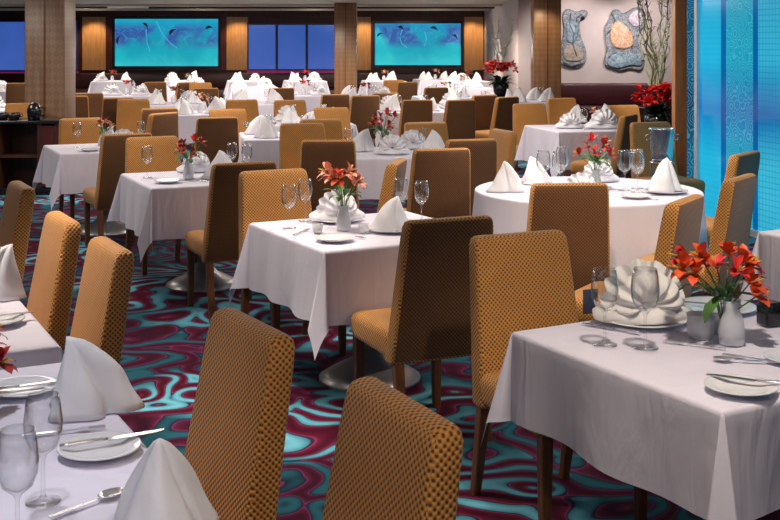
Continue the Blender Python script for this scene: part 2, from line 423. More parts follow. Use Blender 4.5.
def sea_picture(x0, x1, ytop, ybot, fx0, fx1, fy0, fy1, label, shapes, darks, streaks):
    r = root('framed_picture', (bx((x0+x1)/2), YB, bz(ybot)))
    W = bx(x1)-bx(x0); Hh = bz(ytop)-bz(ybot)
    tag(r, label, 'picture')
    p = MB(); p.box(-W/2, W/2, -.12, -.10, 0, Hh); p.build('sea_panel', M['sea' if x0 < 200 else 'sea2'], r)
    cX = bx((x0+x1)/2)
    F0, F1, B, T = bx(fx0)-cX, bx(fx1)-cX, bz(fy1)-bz(ybot), bz(fy0)-bz(ybot)
    f = MB(); f.box(F0, -W/2, -.15, -.005, B, T); f.box(W/2, F1, -.15, -.005, B, T)
    f.box(-W/2, W/2, -.15, -.005, Hh, T); f.box(-W/2, W/2, -.15, -.005, B, 0); f.build('picture_frame', M['mahogany'], r)
    i = MB(); t = .07
    i.box(-W/2-t, -W/2, -.165, -.10, -t, Hh+t); i.box(W/2, W/2+t, -.165, -.10, -t, Hh+t)
    i.box(-W/2, W/2, -.165, -.10, Hh, Hh+t); i.box(-W/2, W/2, -.165, -.10, -t, 0); i.build('inner_moulding', M['black'], r)
    for (u, v, L, h, a) in shapes:
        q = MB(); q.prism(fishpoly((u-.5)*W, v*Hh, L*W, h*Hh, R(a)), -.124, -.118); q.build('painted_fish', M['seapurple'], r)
    for (u, v, L, h, a) in darks:
        q = MB(); q.prism(fishpoly((u-.5)*W, v*Hh, L*W, h*Hh, R(a), 6), -.126, -.118); q.build('dark_painted_fish', M['seadark'], r)
    for pts in streaks:
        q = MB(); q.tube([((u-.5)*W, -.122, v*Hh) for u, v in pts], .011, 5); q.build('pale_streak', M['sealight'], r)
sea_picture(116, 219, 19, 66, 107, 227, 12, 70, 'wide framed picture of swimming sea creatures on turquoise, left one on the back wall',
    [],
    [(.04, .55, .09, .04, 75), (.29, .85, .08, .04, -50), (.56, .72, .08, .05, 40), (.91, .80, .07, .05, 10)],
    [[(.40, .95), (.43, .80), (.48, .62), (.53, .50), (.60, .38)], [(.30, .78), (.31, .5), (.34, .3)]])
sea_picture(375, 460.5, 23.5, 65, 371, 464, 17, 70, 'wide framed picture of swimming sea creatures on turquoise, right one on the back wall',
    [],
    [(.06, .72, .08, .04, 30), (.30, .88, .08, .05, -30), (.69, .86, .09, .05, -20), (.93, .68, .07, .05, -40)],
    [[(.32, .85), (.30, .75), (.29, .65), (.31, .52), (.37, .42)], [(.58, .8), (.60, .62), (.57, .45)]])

# banquettes
def banquette(x0, x1, y, zt, label):
    r = root('banquette', ((x0+x1)/2, y, 0)); w = (x1-x0)/2
    tag(r, label, 'banquette')
    q = MB(); q.rbox(-w, w, -.62, -.05, .0, .44, .04); q.build('seat', M['maroon'], r)
    q = MB(); q.rbox(-w, w, -.18, -.02, .44, zt, .04); q.build('backrest', M['maroon'], r)
banquette(-15, 2.5, YB-.14, .86, 'long dark maroon banquette running along the back wall below the pictures')
banquette(3.0, 8.8, 23.48, .88, 'dark maroon banquette below the two wall sculptures')

# pillars
def pillar(n, x, y, w, m):
    r = root('pillar', (x, y, 0)); tag(r, n, 'pillar')
    q = MB(); q.rbox(-w/2, w/2, -w/2, w/2, .12, ZC, .012); q.build('shaft', M[m], r)
    q = MB(); q.box(-w/2-.02, w/2+.02, -w/2-.02, w/2+.02, 0, .12); q.build('base', M['darkwood'], r)
    q = MB(); q.box(-.012, .012, -w/2-.006, -w/2+.002, .12, ZC); q.build('seam_strip', M['wood_leg'], r)
pillar('wide square wood veneer pillar rising behind the service counter at left', -4.28, 14.5, .50, 'pillar')
pillar('square wood veneer pillar between the blue windows and the right picture', -1.0, 26.0, .50, 'pillar_far')
pillar('square wood veneer pillar in front of the sculpture wall at right', 2.87, 21.2, .50, 'pillar_far')

# ceiling beams and downlights
for i, (x0, x1, y0, y1) in enumerate(((-16, 2.6, 30.2, 30.6), (-16, 2.6, 26.6, 26.9), (-6, 2.6, 28.6, 28.72), (-16, -7, 28.4, 28.52))):
    b = MB(); b.box(x0, x1, y0, y1, ZC-.05, ZC); struct(b.build('trim_%d' % (10+i), M['ceil'] if i < 2 else M['darkwood']))
def downlight():
    r = root('ceiling_downlight')
    q = MB(); q.lathe([(.055, -.004), (.055, -.012), (.085, -.012), (.09, 0), (.055, 0)], 20); q.build('trim_ring', M['chrome_frame'], r)
    q = MB(); q.lathe([(.0005, -.006), (.055, -.006), (.055, -.002), (.0005, -.002)], 20); q.build('lens', M['lamp'], r)
    return r
DL = Proto(downlight)
for x, y, lab in ((-7.0, 27.8, 'small round ceiling downlight above the left picture'), (-3.3, 27.4, 'small round ceiling downlight left of the windows'), (-.3, 29.2, 'small round ceiling downlight above the right picture'), (.95, 25.6, 'small round ceiling downlight nearest the right pillar')):
    DL.place((x, y, ZC), 0, lab, 'downlight')

# blue glass partition at right
GP = root('glass_partition', (2.92, 11.36, 0), math.atan2(-1.21, .31)); tag(GP, 'tall backlit blue glass mosaic partition with swirl band at the right edge', 'partition')
def strip(name, x0, x1, m, t=.03):
    q = MB(); q.box(x0, x1, 0, t, .06, ZC); q.build(name, M[m], GP)
def along(px):     # distance along the partition where it meets that image column
    t = (px-390)/1150.
    return (t*11.36-2.92)/(.2482+t*.9687)
s0, s1, s2, s3, s4 = along(699.5), along(721), along(726), along(753), along(758)
strip('glass_panel', s0, s1, 'glass_plain'); strip('border_strip', s1, s2, 'glass_edge'); strip('swirl_panel', s2, s3, 'glass_swirl')
strip('border_strip', s3, s4, 'glass_edge'); strip('mosaic_panel', s4, 7.0, 'glass_mosaic')
q = MB(); q.box(s0-.05, s0, -.03, .05, 0, ZC); q.build('upright', M['chrome_frame'], GP)
q = MB(); q.box(s0, 7.0, -.03, .05, 0, .06); q.build('bottom_rail', M['chrome_frame'], GP)
b = MB(); b.box(2.975, 3.115, 11.52, 11.56, 0, ZC); o = b.build('glass_panel', M['glass_dark']); tag(o, 'narrow dark blue textured glass panel beside the orange wood post', 'glass panel')
b = MB(); b.rbox(2.845, 2.965, 11.48, 11.62, 0, ZC, .01); struct(b.build('trim_20', M['post']))

# wall sculptures
def sculpt(x0, y0, poly, m, inner, label, strokes=()):
    r = root('wall_sculpture', (x0, 23.49, y0)); tag(r, label, 'wall sculpture')
    for name, pl, d, mm in [('backing', poly, .06, m)]+inner:
        q = MB(); n = len(pl); c = (sum(p[0] for p in pl)/n, sum(p[1] for p in pl)/n)
        rings = []
        for s_, yy in ((1, -.003), (1, -d*.75), (.95, -d*.95), (.85, -d)):
            rings.append([(c[0]+(x-c[0])*s_, yy, c[1]+(z-c[1])*s_) for x, z in pl])
        q.loft(rings); q.build(name, M[mm], r)
    for st in strokes:
        q = MB(); q.tube([(x, -.085, z) for x, z in st], .013, 6); q.build('stroke', M['rel_stroke'], r)
S = 23.49/1150
def W(pts, ox, oy): return [((x-ox)*S, (oy-y)*S) for x, y in pts]
def smooth(pts, it=2):
    for _ in range(it):
        o = []
        for i in range(len(pts)):
            a, c = pts[i], pts[(i+1) % len(pts)]
            o += [(a[0]*.75+c[0]*.25, a[1]*.75+c[1]*.25), (a[0]*.25+c[0]*.75, a[1]*.25+c[1]*.75)]
        pts = o
    return pts
def zz(cy): return 1.72-(cy-42)*S
def xx(cx): return (cx-390)*S
A = smooth([(563, 12), (567, 8), (573, 11), (578, 12), (583, 9), (588, 12), (586, 17), (580, 19), (579, 27), (581, 38), (586, 50), (586, 61), (580, 68), (570, 68), (560, 65), (558, 54), (562, 42), (564, 28), (562, 19)])
i1 = smooth([(566, 20), (577, 20), (578, 30), (576, 42), (566, 44), (565, 30)])
i2 = smooth([(564, 45), (576, 44), (583, 52), (583, 60), (574, 62), (562, 60)])
sculpt(xx(573), zz(40), W(A, 573, 40), 'rel_grey', [('blue_inlay', W(i1, 573, 40), .09, 'rel_blue'), ('sand_inlay', W(i2, 573, 40), .09, 'rel_sand')], 'grey and blue vase shaped wall sculpture next to the wooden pillar',
    [W([(570, 14), (569, 24), (573, 34), (572, 44), (576, 56)], 573, 40), W([(581, 14), (576, 18), (575, 28)], 573, 40), W([(563, 62), (571, 66), (582, 63)], 573, 40)])
Bp = smooth([(604, 27), (609, 20), (612, 10), (618, 9), (622, 14), (628, 11), (634, 7), (642, 8), (646, 15), (644, 26), (640, 34), (636, 42), (644, 52), (645, 64), (640, 72), (630, 68), (620, 72), (610, 68), (604, 66), (604, 58), (607, 50), (605, 40)])
j1 = smooth([(609, 27), (616, 20), (624, 24), (632, 34), (634, 46), (622, 50), (610, 46)])
j2 = smooth([(628, 14), (636, 9), (643, 12), (642, 24), (634, 28), (627, 22)])
j3 = smooth([(607, 60), (614, 52), (626, 56), (632, 52), (642, 58), (641, 67), (631, 64), (618, 69), (607, 66)])
sculpt(xx(624), zz(40), W(Bp, 624, 40), 'rel_grey', [('orange_inlay', W(j1, 624, 40), .10, 'rel_orange'), ('lilac_inlay', W(j2, 624, 40), .10, 'rel_lilac'), ('grey_band', W(j3, 624, 40), .10, 'rel_blue')], 'large orange, lilac and grey shell like wall sculpture behind the bare branches',
    [W([(611, 14), (614, 20), (612, 28), (606, 34)], 624, 40), W([(614, 26), (620, 34), (618, 44)], 624, 40), W([(621, 25), (627, 34), (626, 46)], 624, 40), W([(628, 30), (632, 38), (631, 48)], 624, 40),
     W([(608, 56), (616, 60), (626, 58), (634, 62), (643, 60)], 624, 40), W([(634, 12), (632, 20), (636, 26)], 624, 40), W([(640, 13), (638, 22)], 624, 40), W([(612, 64), (622, 66), (632, 64)], 624, 40)])

# ------------------------------------------------------------------ chair
def make_chair():
    r = root('dining_chair')
    q = MB()
    for s_ in (0,):
        rings = []
        for z, i in ((.375, .012), (.382, .004), (.40, 0), (.455, -.004), (.478, .004), (.489, .022), (.494, .06)):
            rings.append([(x, y, z) for x, y in rrect(0, .03, .465-2*i, .46-2*i, .045)])
        q.loft(rings)
    q.build('seat', M['fabric'], r)
    q = MB(); rings = []
    for z, i in ((.36, .006), (.37, 0), (.55, 0), (.75, 0), (.90, 0), (.945, .001), (.965, .006), (.974, .016), (.977, .03)):
        t = (z-.36)/.617; w = .476-.066*t; th = .092-.016*t; cy = -.190-.105*t
        rings.append([(x, y, z) for x, y in rrect(0, cy, w-2*i, th-2*i, .02)])
    q.loft(rings)
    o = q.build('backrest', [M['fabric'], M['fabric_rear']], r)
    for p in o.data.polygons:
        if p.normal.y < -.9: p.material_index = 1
    for sx in (-1, 1):
        q = MB(); q.loft([[(x+sx*.0, y, z) for x, y in rrect(sx*.198, .225, w, w, .006, 2)] for z, w in ((0, .034), (.2, .040), (.385, .046))], smooth=False); q.build('leg', M['wood_leg'], r)
        q = MB(); q.loft([[(x, y, z) for x, y in rrect(sx*.198, cy, w, w, .006, 2)] for z, w, cy in ((0, .034, -.275), (.2, .040, -.235), (.375, .046, -.205))], smooth=False); q.build('leg', M['wood_leg'], r)
    return r
CHAIR = Proto(make_chair)
CHAIRS = [
    (-1.288, 4.110, 118, 'brightly lit golden woven chair in the left foreground, just behind the pointed white napkin'),
    (-1.653, 4.771, 118, 'golden woven chair with tall back just behind the brightly lit chair at left foreground'),
    (-2.186, 5.881, 118, 'woven chair with rounded shaded back cut by the left picture edge'),
    (-0.619, 2.914, 121, 'shaded brown woven foreground chair with lit top edge, left of the two large backs'),
    (-0.235, 2.259, 117, 'shaded brown woven chair at bottom centre, the one nearest the viewer'),
    (0.129, 5.137, 24, 'brown woven chair with back to viewer at the centre table with pink and orange flowers'),
    (-0.543, 6.433, 208, 'orange woven chair facing the viewer behind the centre table with wine glasses'),
    (-1.024, 7.375, 25, 'brown chair with back to viewer at the table with red flowers left of centre'),
    (-1.737, 8.777, 207, 'orange woven chair facing the viewer behind the left table with dark red flowers'),
    (-2.274, 9.599, 28, 'dark brown chair with back to viewer at the small table beside the service counter'),
    (-2.886, 10.986, 208, 'tan chair facing the viewer behind the small table beside the service counter'),
    (0.618, 4.212, 204, 'dark orange woven chair facing the viewer at the left corner of the foreground lily table'),
    (0.927, 6.358, 4, 'pale woven chair with large square back just in front of the round table'),
    (1.157, 5.629, 58, 'narrow side view of tan chair between the round table and the orange lilies'),
    (1.698, 6.533, 55, 'brown chair before the blue glass wall, the nearer of the two overlapping backs'),
    (2.160, 7.919, 52, 'brown chair before the blue glass wall, the farther of the two overlapping backs'),
    (-0.480, 9.023, 2, 'dark brown chair with its back turned, directly behind the pink and orange flowers'),
    (-0.245, 7.256, 80, 'narrow brown chair seen from the side behind the two wine glasses of the centre table'),
    (0.285, 8.321, 15, 'plain tan brown chair with wide back just right of the centre wine glasses'),
    (0.534, 9.096, 18, 'olive brown chair left of the round table, behind the wide tan brown one'),
    (0.685, 9.625, 110, 'light tan chair seen from the side at the left end of the round table'),
    (-0.707, 10.272, 200, 'light brown chair facing the viewer left of the dark chair behind the centre flowers'),
    (-0.593, 10.813, 195, 'chair with lit tan top edge peeking out behind the light brown chair'),
    (0.428, 10.404, 200, 'tan chair facing the viewer behind the table with the red flower spray'),
    (0.803, 15.073, 22, 'tall dark brown chair at the right end of the long white middle table'),
    (0.259, 15.081, 18, 'dark brown square chair back against the white middle table'),
    (1.187, 16.447, 30, 'dark brown chair right of the tall dark chair near the far red flowers'),
    (1.403, 15.826, 40, 'dark chair partly hidden by the tan chair beside the wooden pillar at right'),
    (1.756, 13.617, 195, 'tan chair in front of the wooden pillar at right beside the white table'),
    (2.843, 13.294, 200, 'small tan chair behind the table under the wall sculptures'),
    (2.188, 11.899, 60, 'tan chair seen half from the side at the right end of the sculpture wall table'),
    (2.514, 10.404, 200, 'small tan chair just left of the silver wine cooler'),
    (-0.867, 16.628, 18, 'small dark brown chair right of the tall stack of napkins, below the second pillar'),
    (-0.571, 12.775, 200, 'brown chair below the small dark chair by the second pillar'),
    (-1.850, 18.934, 18, 'brown chair below the blue windows left of the napkins'),
    (-1.186, 14.466, 200, 'chair with lit top edge left of the napkins below the blue windows'),
    (-0.159, 17.108, 18, 'wide brown chair behind the domed napkins of the middle white table'),
    (-0.435, 16.323, 18, 'brown chair beside the second pillar foot, left of the domed napkins'),
    (-1.798, 11.657, 18, 'dark brown square chair back left of centre, in front of the bread basket table'),
    (-1.701, 12.482, 200, 'brown chair peeking out above the dark square chair left of centre'),
    (-2.698, 13.185, 22, 'dark brown square chair back above the table with dark red flowers'),
    (-2.632, 12.229, 60, 'narrow tan chair seen from the side before the dark square chair'),
    (-3.727, 15.600, 22, 'dark brown chair right of the left pillar, above the chair facing the viewer'),
    (-3.248, 14.725, 200, 'tan chair touching the dark chair right of the left pillar'),
    (-3.925, 21.403, 40, 'small far chair with dark side below the left picture, left of the low chair'),
    (-3.384, 20.849, 200, 'small far tan chair below the right end of the left picture'),
    (-3.068, 18.853, 18, 'low dark brown far chair below the right end of the left picture'),
    (-4.444, 21.737, 12, 'small far brown chair below the middle of the left picture'),
    (-1.819, 14.595, 200, 'tan chair beyond the bread basket below the tan wall panel'),
    (-4.497, 17.108, 18, 'brown chair right of the left pillar, far row'),
    (-4.474, 16.175, 18, 'brown chair half hidden by the left pillar'),
    (-6.838, 21.212, 14, 'dark chair at far left below the blue window'),
    (-4.371, 13.740, 200, 'tan topped chair at far left above the service counter'),
    (0.170, 22.241, 200, 'tiny far tan chair below the left part of the right picture'),
    (0.198, 21.713, 25, 'tiny far dark chair next to the tan one below the right picture'),
    (0.669, 19.139, 18, 'low dark brown far chair below the right part of the right picture'),
    (2.373, 14.994, 200, 'small chair at the foot of the wooden pillar behind the sculpture table'),
]
for x, y, rz, lab in CHAIRS:
    CHAIR.place((x, y, 0), R(rz), lab, 'chair', 'upholstered dining chairs around the tables')

# ------------------------------------------------------------------ tables and cloths
def make_square_table():
    r = root('dining_table')
    q = MB(); q.rbox(-.44, .44, -.44, .44, .725, .758, .01); q.build('tabletop', M['darkwood'], r)
    q = MB(); q.lathe([(.04, .03), (.04, .70), (.10, .725)], 18); q.build('column', M['metalbase'], r)
    q = MB(); q.lathe([(.26, 0), (.26, .015), (.20, .05), (.10, .10), (.05, .16), (.04, .17)], 24); q.build('base', M['metalbase'], r)
    return r
STAB = Proto(make_square_table)

def skirt_cloth(perim, top_poly, zt, nrow=9, amp=.022):
    """perim: list of (point, outward normal, length, flare, wave phase)"""
    q = MB(); rings = []
    ts = [0, .012, .03, .05]+[.05+.95*(kk/nrow) for kk in range(1, nrow+1)]
    for t in ts:
        ring = []
        for (p, n, L, fl, ph) in perim:
            s_ = t*L
            out = .009*math.sin(min(1, s_/.014)*PI/2)+fl*s_+amp*math.sin(ph)*t**1.1
            dz = (s_ if s_ > .014 else s_*s_/.014*.6+s_*.4)*math.sqrt(max(.2, 1-min(.8, fl*fl)))
            ring.append((p[0]+n[0]*out, p[1]+n[1]*out, zt-dz))
        rings.append(ring)
    rings = rings[::-1]
    n = len(perim)
    vs = [p for r in rings for p in r]; fs = []
    for a in range(len(rings)-1):
        for i in range(n): fs.append((a*n+i, a*n+(i+1) % n, (a+1)*n+(i+1) % n, (a+1)*n+i))
    q.add(vs, fs)
    # top sheet: keep a separate slightly rounded border loop so that the top stays flat
    base = rings[-1]; cx = sum(p[0] for p in base)/n; cy = sum(p[1] for p in base)/n
    ins = [(cx+(p[0]-cx)*.985, cy+(p[1]-cy)*.985, zt+.002) for p in base]
    o = len(q.v)-n
    q.v += ins; 
    for i in range(n):
        q.f.append((o+i, o+(i+1) % n, o+n+(i+1) % n, o+n+i)); q.mi.append(0); q.sm.append(True)
    q.f.append(tuple(o+n+i for i in range(n))); q.mi.append(0); q.sm.append(False)
    return q

def rect_cloth(lx, ly, drop, seed=0, nfold=3, cornerflare=.15):
    rnd = random.Random(seed); perim = []
    hx, hy = lx/2, ly/2
    cs = [(hx, -hy), (hx, hy), (-hx, hy), (-hx, -hy)]
    ns = [(1, 0), (0, 1), (-1, 0), (0, -1)]
    for e in range(4):
        a = cs[e]; c = cs[(e+1) % 4]; n = ns[e]; n2 = ns[(e+1) % 4]
        L = math.hypot(c[0]-a[0], c[1]-a[1]); m = 22
        p1 = rnd.uniform(0, 6); p2 = rnd.uniform(0, 6); f1 = rnd.uniform(2.0, 3.5)
        for i in range(1, m):
            t = i/m; p = (a[0]+(c[0]-a[0])*t, a[1]+(c[1]-a[1])*t)
            edge = math.exp(-min(t, 1-t)*L/.10)
            ph = math.asin(max(-1, min(1, (.6*math.sin(f1*2*PI*t*L+p1)+.4*math.sin(5.3*t*L+p2))*(1-edge))))
            perim.append((p, n, drop*(1+.02*math.sin(ph)), .055-.035*edge, ph))
        for i in range(0, 17):
            ph = PI/2*i/16
            d = (n[0]*math.cos(ph)+n2[0]*math.sin(ph), n[1]*math.cos(ph)+n2[1]*math.sin(ph))
            Lm = drop/max(math.cos(ph), math.sin(ph))
            k_ = max(0, min(1, (min(ph, PI/2-ph)-.05)/.30)); k_ = k_*k_*(3-2*k_)
            fl = .02-.035*math.sin(PI*min(1, min(ph, PI/2-ph)/.16))+(cornerflare+.10)*k_/max(.8, math.cos(ph-PI/4))
            perim.append((c, d, Lm, fl, 0))
    return perim

def round_cloth(rad, drop, seed=0):
    rnd = random.Random(seed); perim = []; N = 144
    for i in range(N):
        a = 2*PI*i/N
        w = math.sin(a*11+rnd.random()*.2)+.4*math.sin(a*5+1)
        perim.append(((rad*math.cos(a), rad*math.sin(a)), (math.cos(a), math.sin(a)), drop*(1+.12*math.cos(4*a)), .07, math.asin(max(-1, min(1, w*.7)))))
    return perim

ZT = .770
def make_long_table():
    r = root('dining_table')
    q = MB(); q.rbox(-.48, .48, -1.2, 1.2, .725, .758, .01); q.build('tabletop', M['darkwood'], r)
    for s_ in (-.6, .6):
        q = MB(); q.lathe([(.04, .03), (.04, .70), (.10, .725)], 18, (-.08, s_, 0)); q.build('column', M['metalbase'], r)
        q = MB(); q.lathe([(.26, 0), (.26, .015), (.20, .05), (.10, .10), (.05, .16), (.04, .17)], 24, (-.08, s_, 0)); q.build('base', M['metalbase'], r)
    return r
LTAB = Proto(make_long_table)
def table(x, y, th, desc, lx=.93, ly=.93, drop=.34, seed=0, cf=.14):
    t = (LTAB if ly > 1.5 else STAB).place((x, y, 0), R(th), 'pedestal table under white cloth, ' + desc, 'table', None)
    if ly > 1.5: t.scale = (1, (ly-.04)/2.4, 1)
    elif abs(lx-.93) > .02 or abs(ly-.93) > .02: t.scale = (lx/.93, ly/.93, 1)
    o = skirt_cloth(rect_cloth(lx, ly, drop, seed, cornerflare=cf), None, ZT-.006).build('tablecloth', M['linen'])
    o.location = (x, y, 0); o.rotation_euler.z = R(th)
    tag(o, 'white tablecloth on the ' + desc, 'tablecloth')

FAR = None
def far_cloth_proto():
    return skirt_cloth(rect_cloth(.95, .95, .36, 5), None, ZT-.006, nrow=5).build('tablecloth', M['linen'])
FARC = Proto(far_cloth_proto)
def far_table(x, y, th, desc):
    STAB.place((x, y, 0), R(th), 'pedestal table under white cloth, ' + desc, 'table', None)
    FARC.place((x, y, 0), R(th), 'white tablecloth on the ' + desc, 'tablecloth', None)

# ------------------------------------------------------------------ table ware
def make_tent(mat='napkin', seed=1, h=.175, rb=.098):
    def f():
        q = MB(); n = 64; rings = []
        rnd = random.Random(seed); a0 = rnd.uniform(0, 6)
        for t in [i/14 for i in range(15)]:
            ring = []
            for i in range(n):
                a = 2*PI*i/n
                lobes = .46+.54*abs(math.cos(1.5*a+a0+.5*t))**.55
                sp = .22*math.cos(a-a0*2)+.05*math.sin(7*a+a0)
                rr = rb*((1-t)**(.80+.25*math.sin(a+a0)))*(lobes+sp)*(1.12+.07*math.sin(t*8+a*3)*(1-t))+.004
                ring.append((rr*math.cos(a)+.035*t*t*math.sin(a0), rr*math.sin(a)*.85+.035*t*t*math.cos(a0), h*(t**.92)))
            rings.append(ring)
        q.loft(rings)
        # two loose flaps folded out at the base
        for s_ in ((-1, 1) if h < .185 else ()):
            pts = []
            for u in range(9):
                row = []
                for v in range(7):
                    uu, vv = u/8, v/6
                    ang = a0+s_*(.5+1.3*vv)
                    rad = rb*(.5+.68*uu)
                    row.append((rad*math.cos(ang), rad*math.sin(ang), .004+.075*(1-uu)**.7*math.sin(PI*vv)**.7+.012*math.sin(PI*uu)))
                pts.append(row)
            q.add([p for r_ in pts for p in r_], [(u*7+v, u*7+v+1, (u+1)*7+v+1, (u+1)*7+v) for u in range(8) for v in range(6)])
        o = q.build('napkin', M[mat]); return o
    return f
def make_fan(mat='napkin', h=.185, R0=.135):
    def f():
        q = MB(); n = 72; rings = []
        # pleated shell: rings run from the hub outward
        for layer, (dy, sc) in enumerate(((0, 1.0), (.035, .93), (-.038, .80))):
            rows = []
            for k_ in range(11):
                t = k_/10; row = []
                for i in range(n+1):
                    a = PI*(-.08+1.16*i/n)
                    pl = math.sin(i/n*PI*16)
                    rr = R0*sc*(.10+.90*t)*(1+.022*pl*t)
                    row.append((rr*math.cos(a), dy+.022*pl*t*(1-.35*t)-.05*math.sin(PI*t*.9)*(1 if layer == 2 else .3), .055+rr*math.sin(a)*.98))
                rows.append(row)
            m_ = n+1
            q.add([p for r_ in rows for p in r_], [(u*m_+v, u*m_+v+1, (u+1)*m_+v+1, (u+1)*m_+v) for u in range(10) for v in range(n)])
        # folded cuff at the base
        rings = []
        for r_, z in ((.11, .0), (.150, .006), (.155, .022), (.125, .042), (.09, .055), (.05, .06)):
            rings.append([(r_*math.cos(2*PI*i/40)*1.05, r_*math.sin(2*PI*i/40)*.62, z+.010*math.sin(2*PI*i/40*5)*(1 if z > .01 else 0)) for i in range(40)])
        q.loft(rings)
        return q.build('napkin', M[mat])
    return f
TENTS = [Proto(make_tent(seed=s_)) for s_ in (1, 2, 3)]
TENT_BIG = [Proto(make_tent(seed=s_, h=.19, rb=.115)) for s_ in (4, 6)]
FAN = Proto(make_fan('napkin_cream')); FAN_W = Proto(make_fan('napkin', R0=.115))

def make_glass():
    q = MB()
    q.lathe([(.001, 0), (.036, .001), (.036, .003), (.008, .008), (.0045, .02), (.004, .09), (.009, .10), (.028, .115), (.038, .14), (.040, .165), (.036, .20), (.032, .222),
             (.0308, .222), (.035, .20), (.0388, .165), (.0368, .14), (.026, .117), (.006, .104), (.001, .103)], 26)
    return q.build('wine_glass', M['glass'])
GLASS = Proto(make_glass)
def make_plate(rad):
    def f():
        q = MB(); q.lathe([(.001, 0), (rad*.62, 0), (rad*.66, .004), (rad, .014), (rad, .017), (rad*.97, .0175), (rad*.68, .009), (rad*.6, .006), (.001, .006)], 40)
        return q.build('plate', M['china'])
    return f
PLATE = Proto(make_plate(.135)); BREAD = Proto(make_plate(.095))
def make_knife():
    r = root('table_knife')
    q = MB(); q.plate([(-.008, 0), (.008, 0), (.0095, .06), (.008, .10), (.002, .118), (-.007, .12), (-.0075, .06)], .001, .0035); q.build('blade', M['steel'], r)
    q = MB(); q.loft([[(x, y, z) for x, z in rrect(0, .004, w, h_, .003, 3)] for y, w, h_ in ((0, .010, .005), (-.03, .010, .007), (-.08, .014, .008), (-.095, .010, .006))]); q.build('handle', M['silver'], r)
    return r
KNIFE = Proto(make_knife)
def make_fork():
    r = root('table_fork')
    q = MB(); q.plate([(-.004, -.09), (.004, -.09), (.006, -.05), (.003, .03), (.011, .05), (.011, .10), (.008, .10), (.007, .062), (.004, .062), (.004, .10), (.0015, .10), (.001, .062), (-.001, .062), (-.0015, .10), (-.004, .10), (-.004, .062), (-.007, .062), (-.008, .10), (-.011, .10), (-.011, .05), (-.003, .03), (-.006, -.05)], .002, .005)
    q.build('tines', M['silver'], r)
    return r
FORK = Proto(lambda: (lambda q: (q.plate([(-.005, -.10), (.005, -.10), (.007, -.06), (.003, .02), (.011, .045), (.011, .095), (.0075, .095), (.007, .055), (.004, .055), (.0035, .095), (.0012, .095), (.001, .055), (-.001, .055), (-.0012, .095), (-.0035, .095), (-.004, .055), (-.007, .055), (-.0075, .095), (-.011, .095), (-.011, .045), (-.003, .02), (-.007, -.06)], .001, .004), q.build('table_fork', M['silver']))[1])(MB()))
def make_spoon():
    q = MB()
    q.plate([(-.005, -.12), (.005, -.12), (.006, -.07), (.003, .0), (-.003, .0), (-.006, -.07)], .002, .005)
    q.lathe([(.001, .001), (.012, .002), (.021, .008), (.0205, .009), (.011, .004), (.001, .003)], 20, (0, .028, 0), 0, 1, 1.5)
    return q.build('table_spoon', M['silver'])
SPOON = Proto(make_spoon)
def make_votive():
    r = root('votive_candle')
    q = MB(); q.lathe([(.001, 0), (.028, 0), (.034, .02), (.036, .06), (.033, .06), (.030, .02), (.024, .008), (.001, .008)], 22); q.build('glass_cup', M['frosted'], r)
    q = MB(); q.lathe([(.001, .010), (.024, .010), (.027, .034), (.001, .034)], 18); q.build('candle', M['candle'], r)
    return r
VOT = Proto(make_votive)
def make_vase():
    q = MB(); q.lathe([(.001, 0), (.034, 0), (.038, .03), (.033, .07), (.022, .10), (.028, .125), (.0255, .125), (.0195, .10), (.030, .07), (.035, .03), (.030, .006), (.001, .006)], 26)
    return q.build('bud_vase', M['frosted'])
VASE = Proto(make_vase)

def petal_mesh(q, c, d, L, w, mi, up=Vector((0, 0, 1))):
    d = Vector(d).normalized(); s_ = d.cross(up)
    if s_.length < .05: s_ = Vector((1, 0, 0))
    s_.normalize(); nrm = s_.cross(d)
    rows = []
    for t, ww, b_ in ((0, .15, 0), (.3, .75, .10), (.6, 1, .13), (.85, .6, .06), (1, .05, -.04)):
        p = Vector(c)+d*L*t+nrm*L*b_
        rows += [p-s_*w*ww+nrm*w*.15, p, p+s_*w*ww+nrm*w*.15]
    q.add(rows, [(3*k_+j, 3*k_+j+1, 3*k_+4+j, 3*k_+3+j) for k_ in range(4) for j in range(2)], mi)

def bouquet_maker(heads, leaves, mats, seed, hs=.045):
    """heads: list of (x, y, z) blossom centres above the foot, leaves: list of (p0, p1)"""
    def f():
        rnd = random.Random(seed)
        r = root('flower_bunch')
        q = MB()
        for h in heads:
            q.tube([(0.004*rnd.uniform(-1, 1), .004*rnd.uniform(-1, 1), .02), (h[0]*.25, h[1]*.25, h[2]*.6), h], .0022, 5)
        q.build('stems', M['stem'], r)
        for p0, p1 in leaves:
            q = MB(); p0 = Vector(p0); p1 = Vector(p1)
            petal_mesh(q, p0, p1-p0, (p1-p0).length, .021, 0); q.build('leaf', M['leaf'], r)
        for i, h in enumerate(heads):
            q = MB(); ax = Vector((h[0], h[1]-.02, .05)).normalized()
            for k_ in range(6):
                a = 2*PI*k_/6+rnd.random()*.4
                u = ax.orthogonal().normalized(); v = ax.cross(u)
                d = ax*(.55+rnd.random()*.3)+(u*math.cos(a)+v*math.sin(a))
                petal_mesh(q, h, d, hs*rnd.uniform(.85, 1.15), hs*.30, 0)
            fl = q.build('blossom', M[mats[i % len(mats)]], r)
            q = MB()
            for k_ in range(4):
                q.tube([Vector(h), Vector(h)+ax*hs*.8+Vector((rnd.uniform(-1, 1), rnd.uniform(-1, 1), 0))*.01], .0014, 4)
            q.build('stamens', M['yellow'], fl)
        return r
    return f

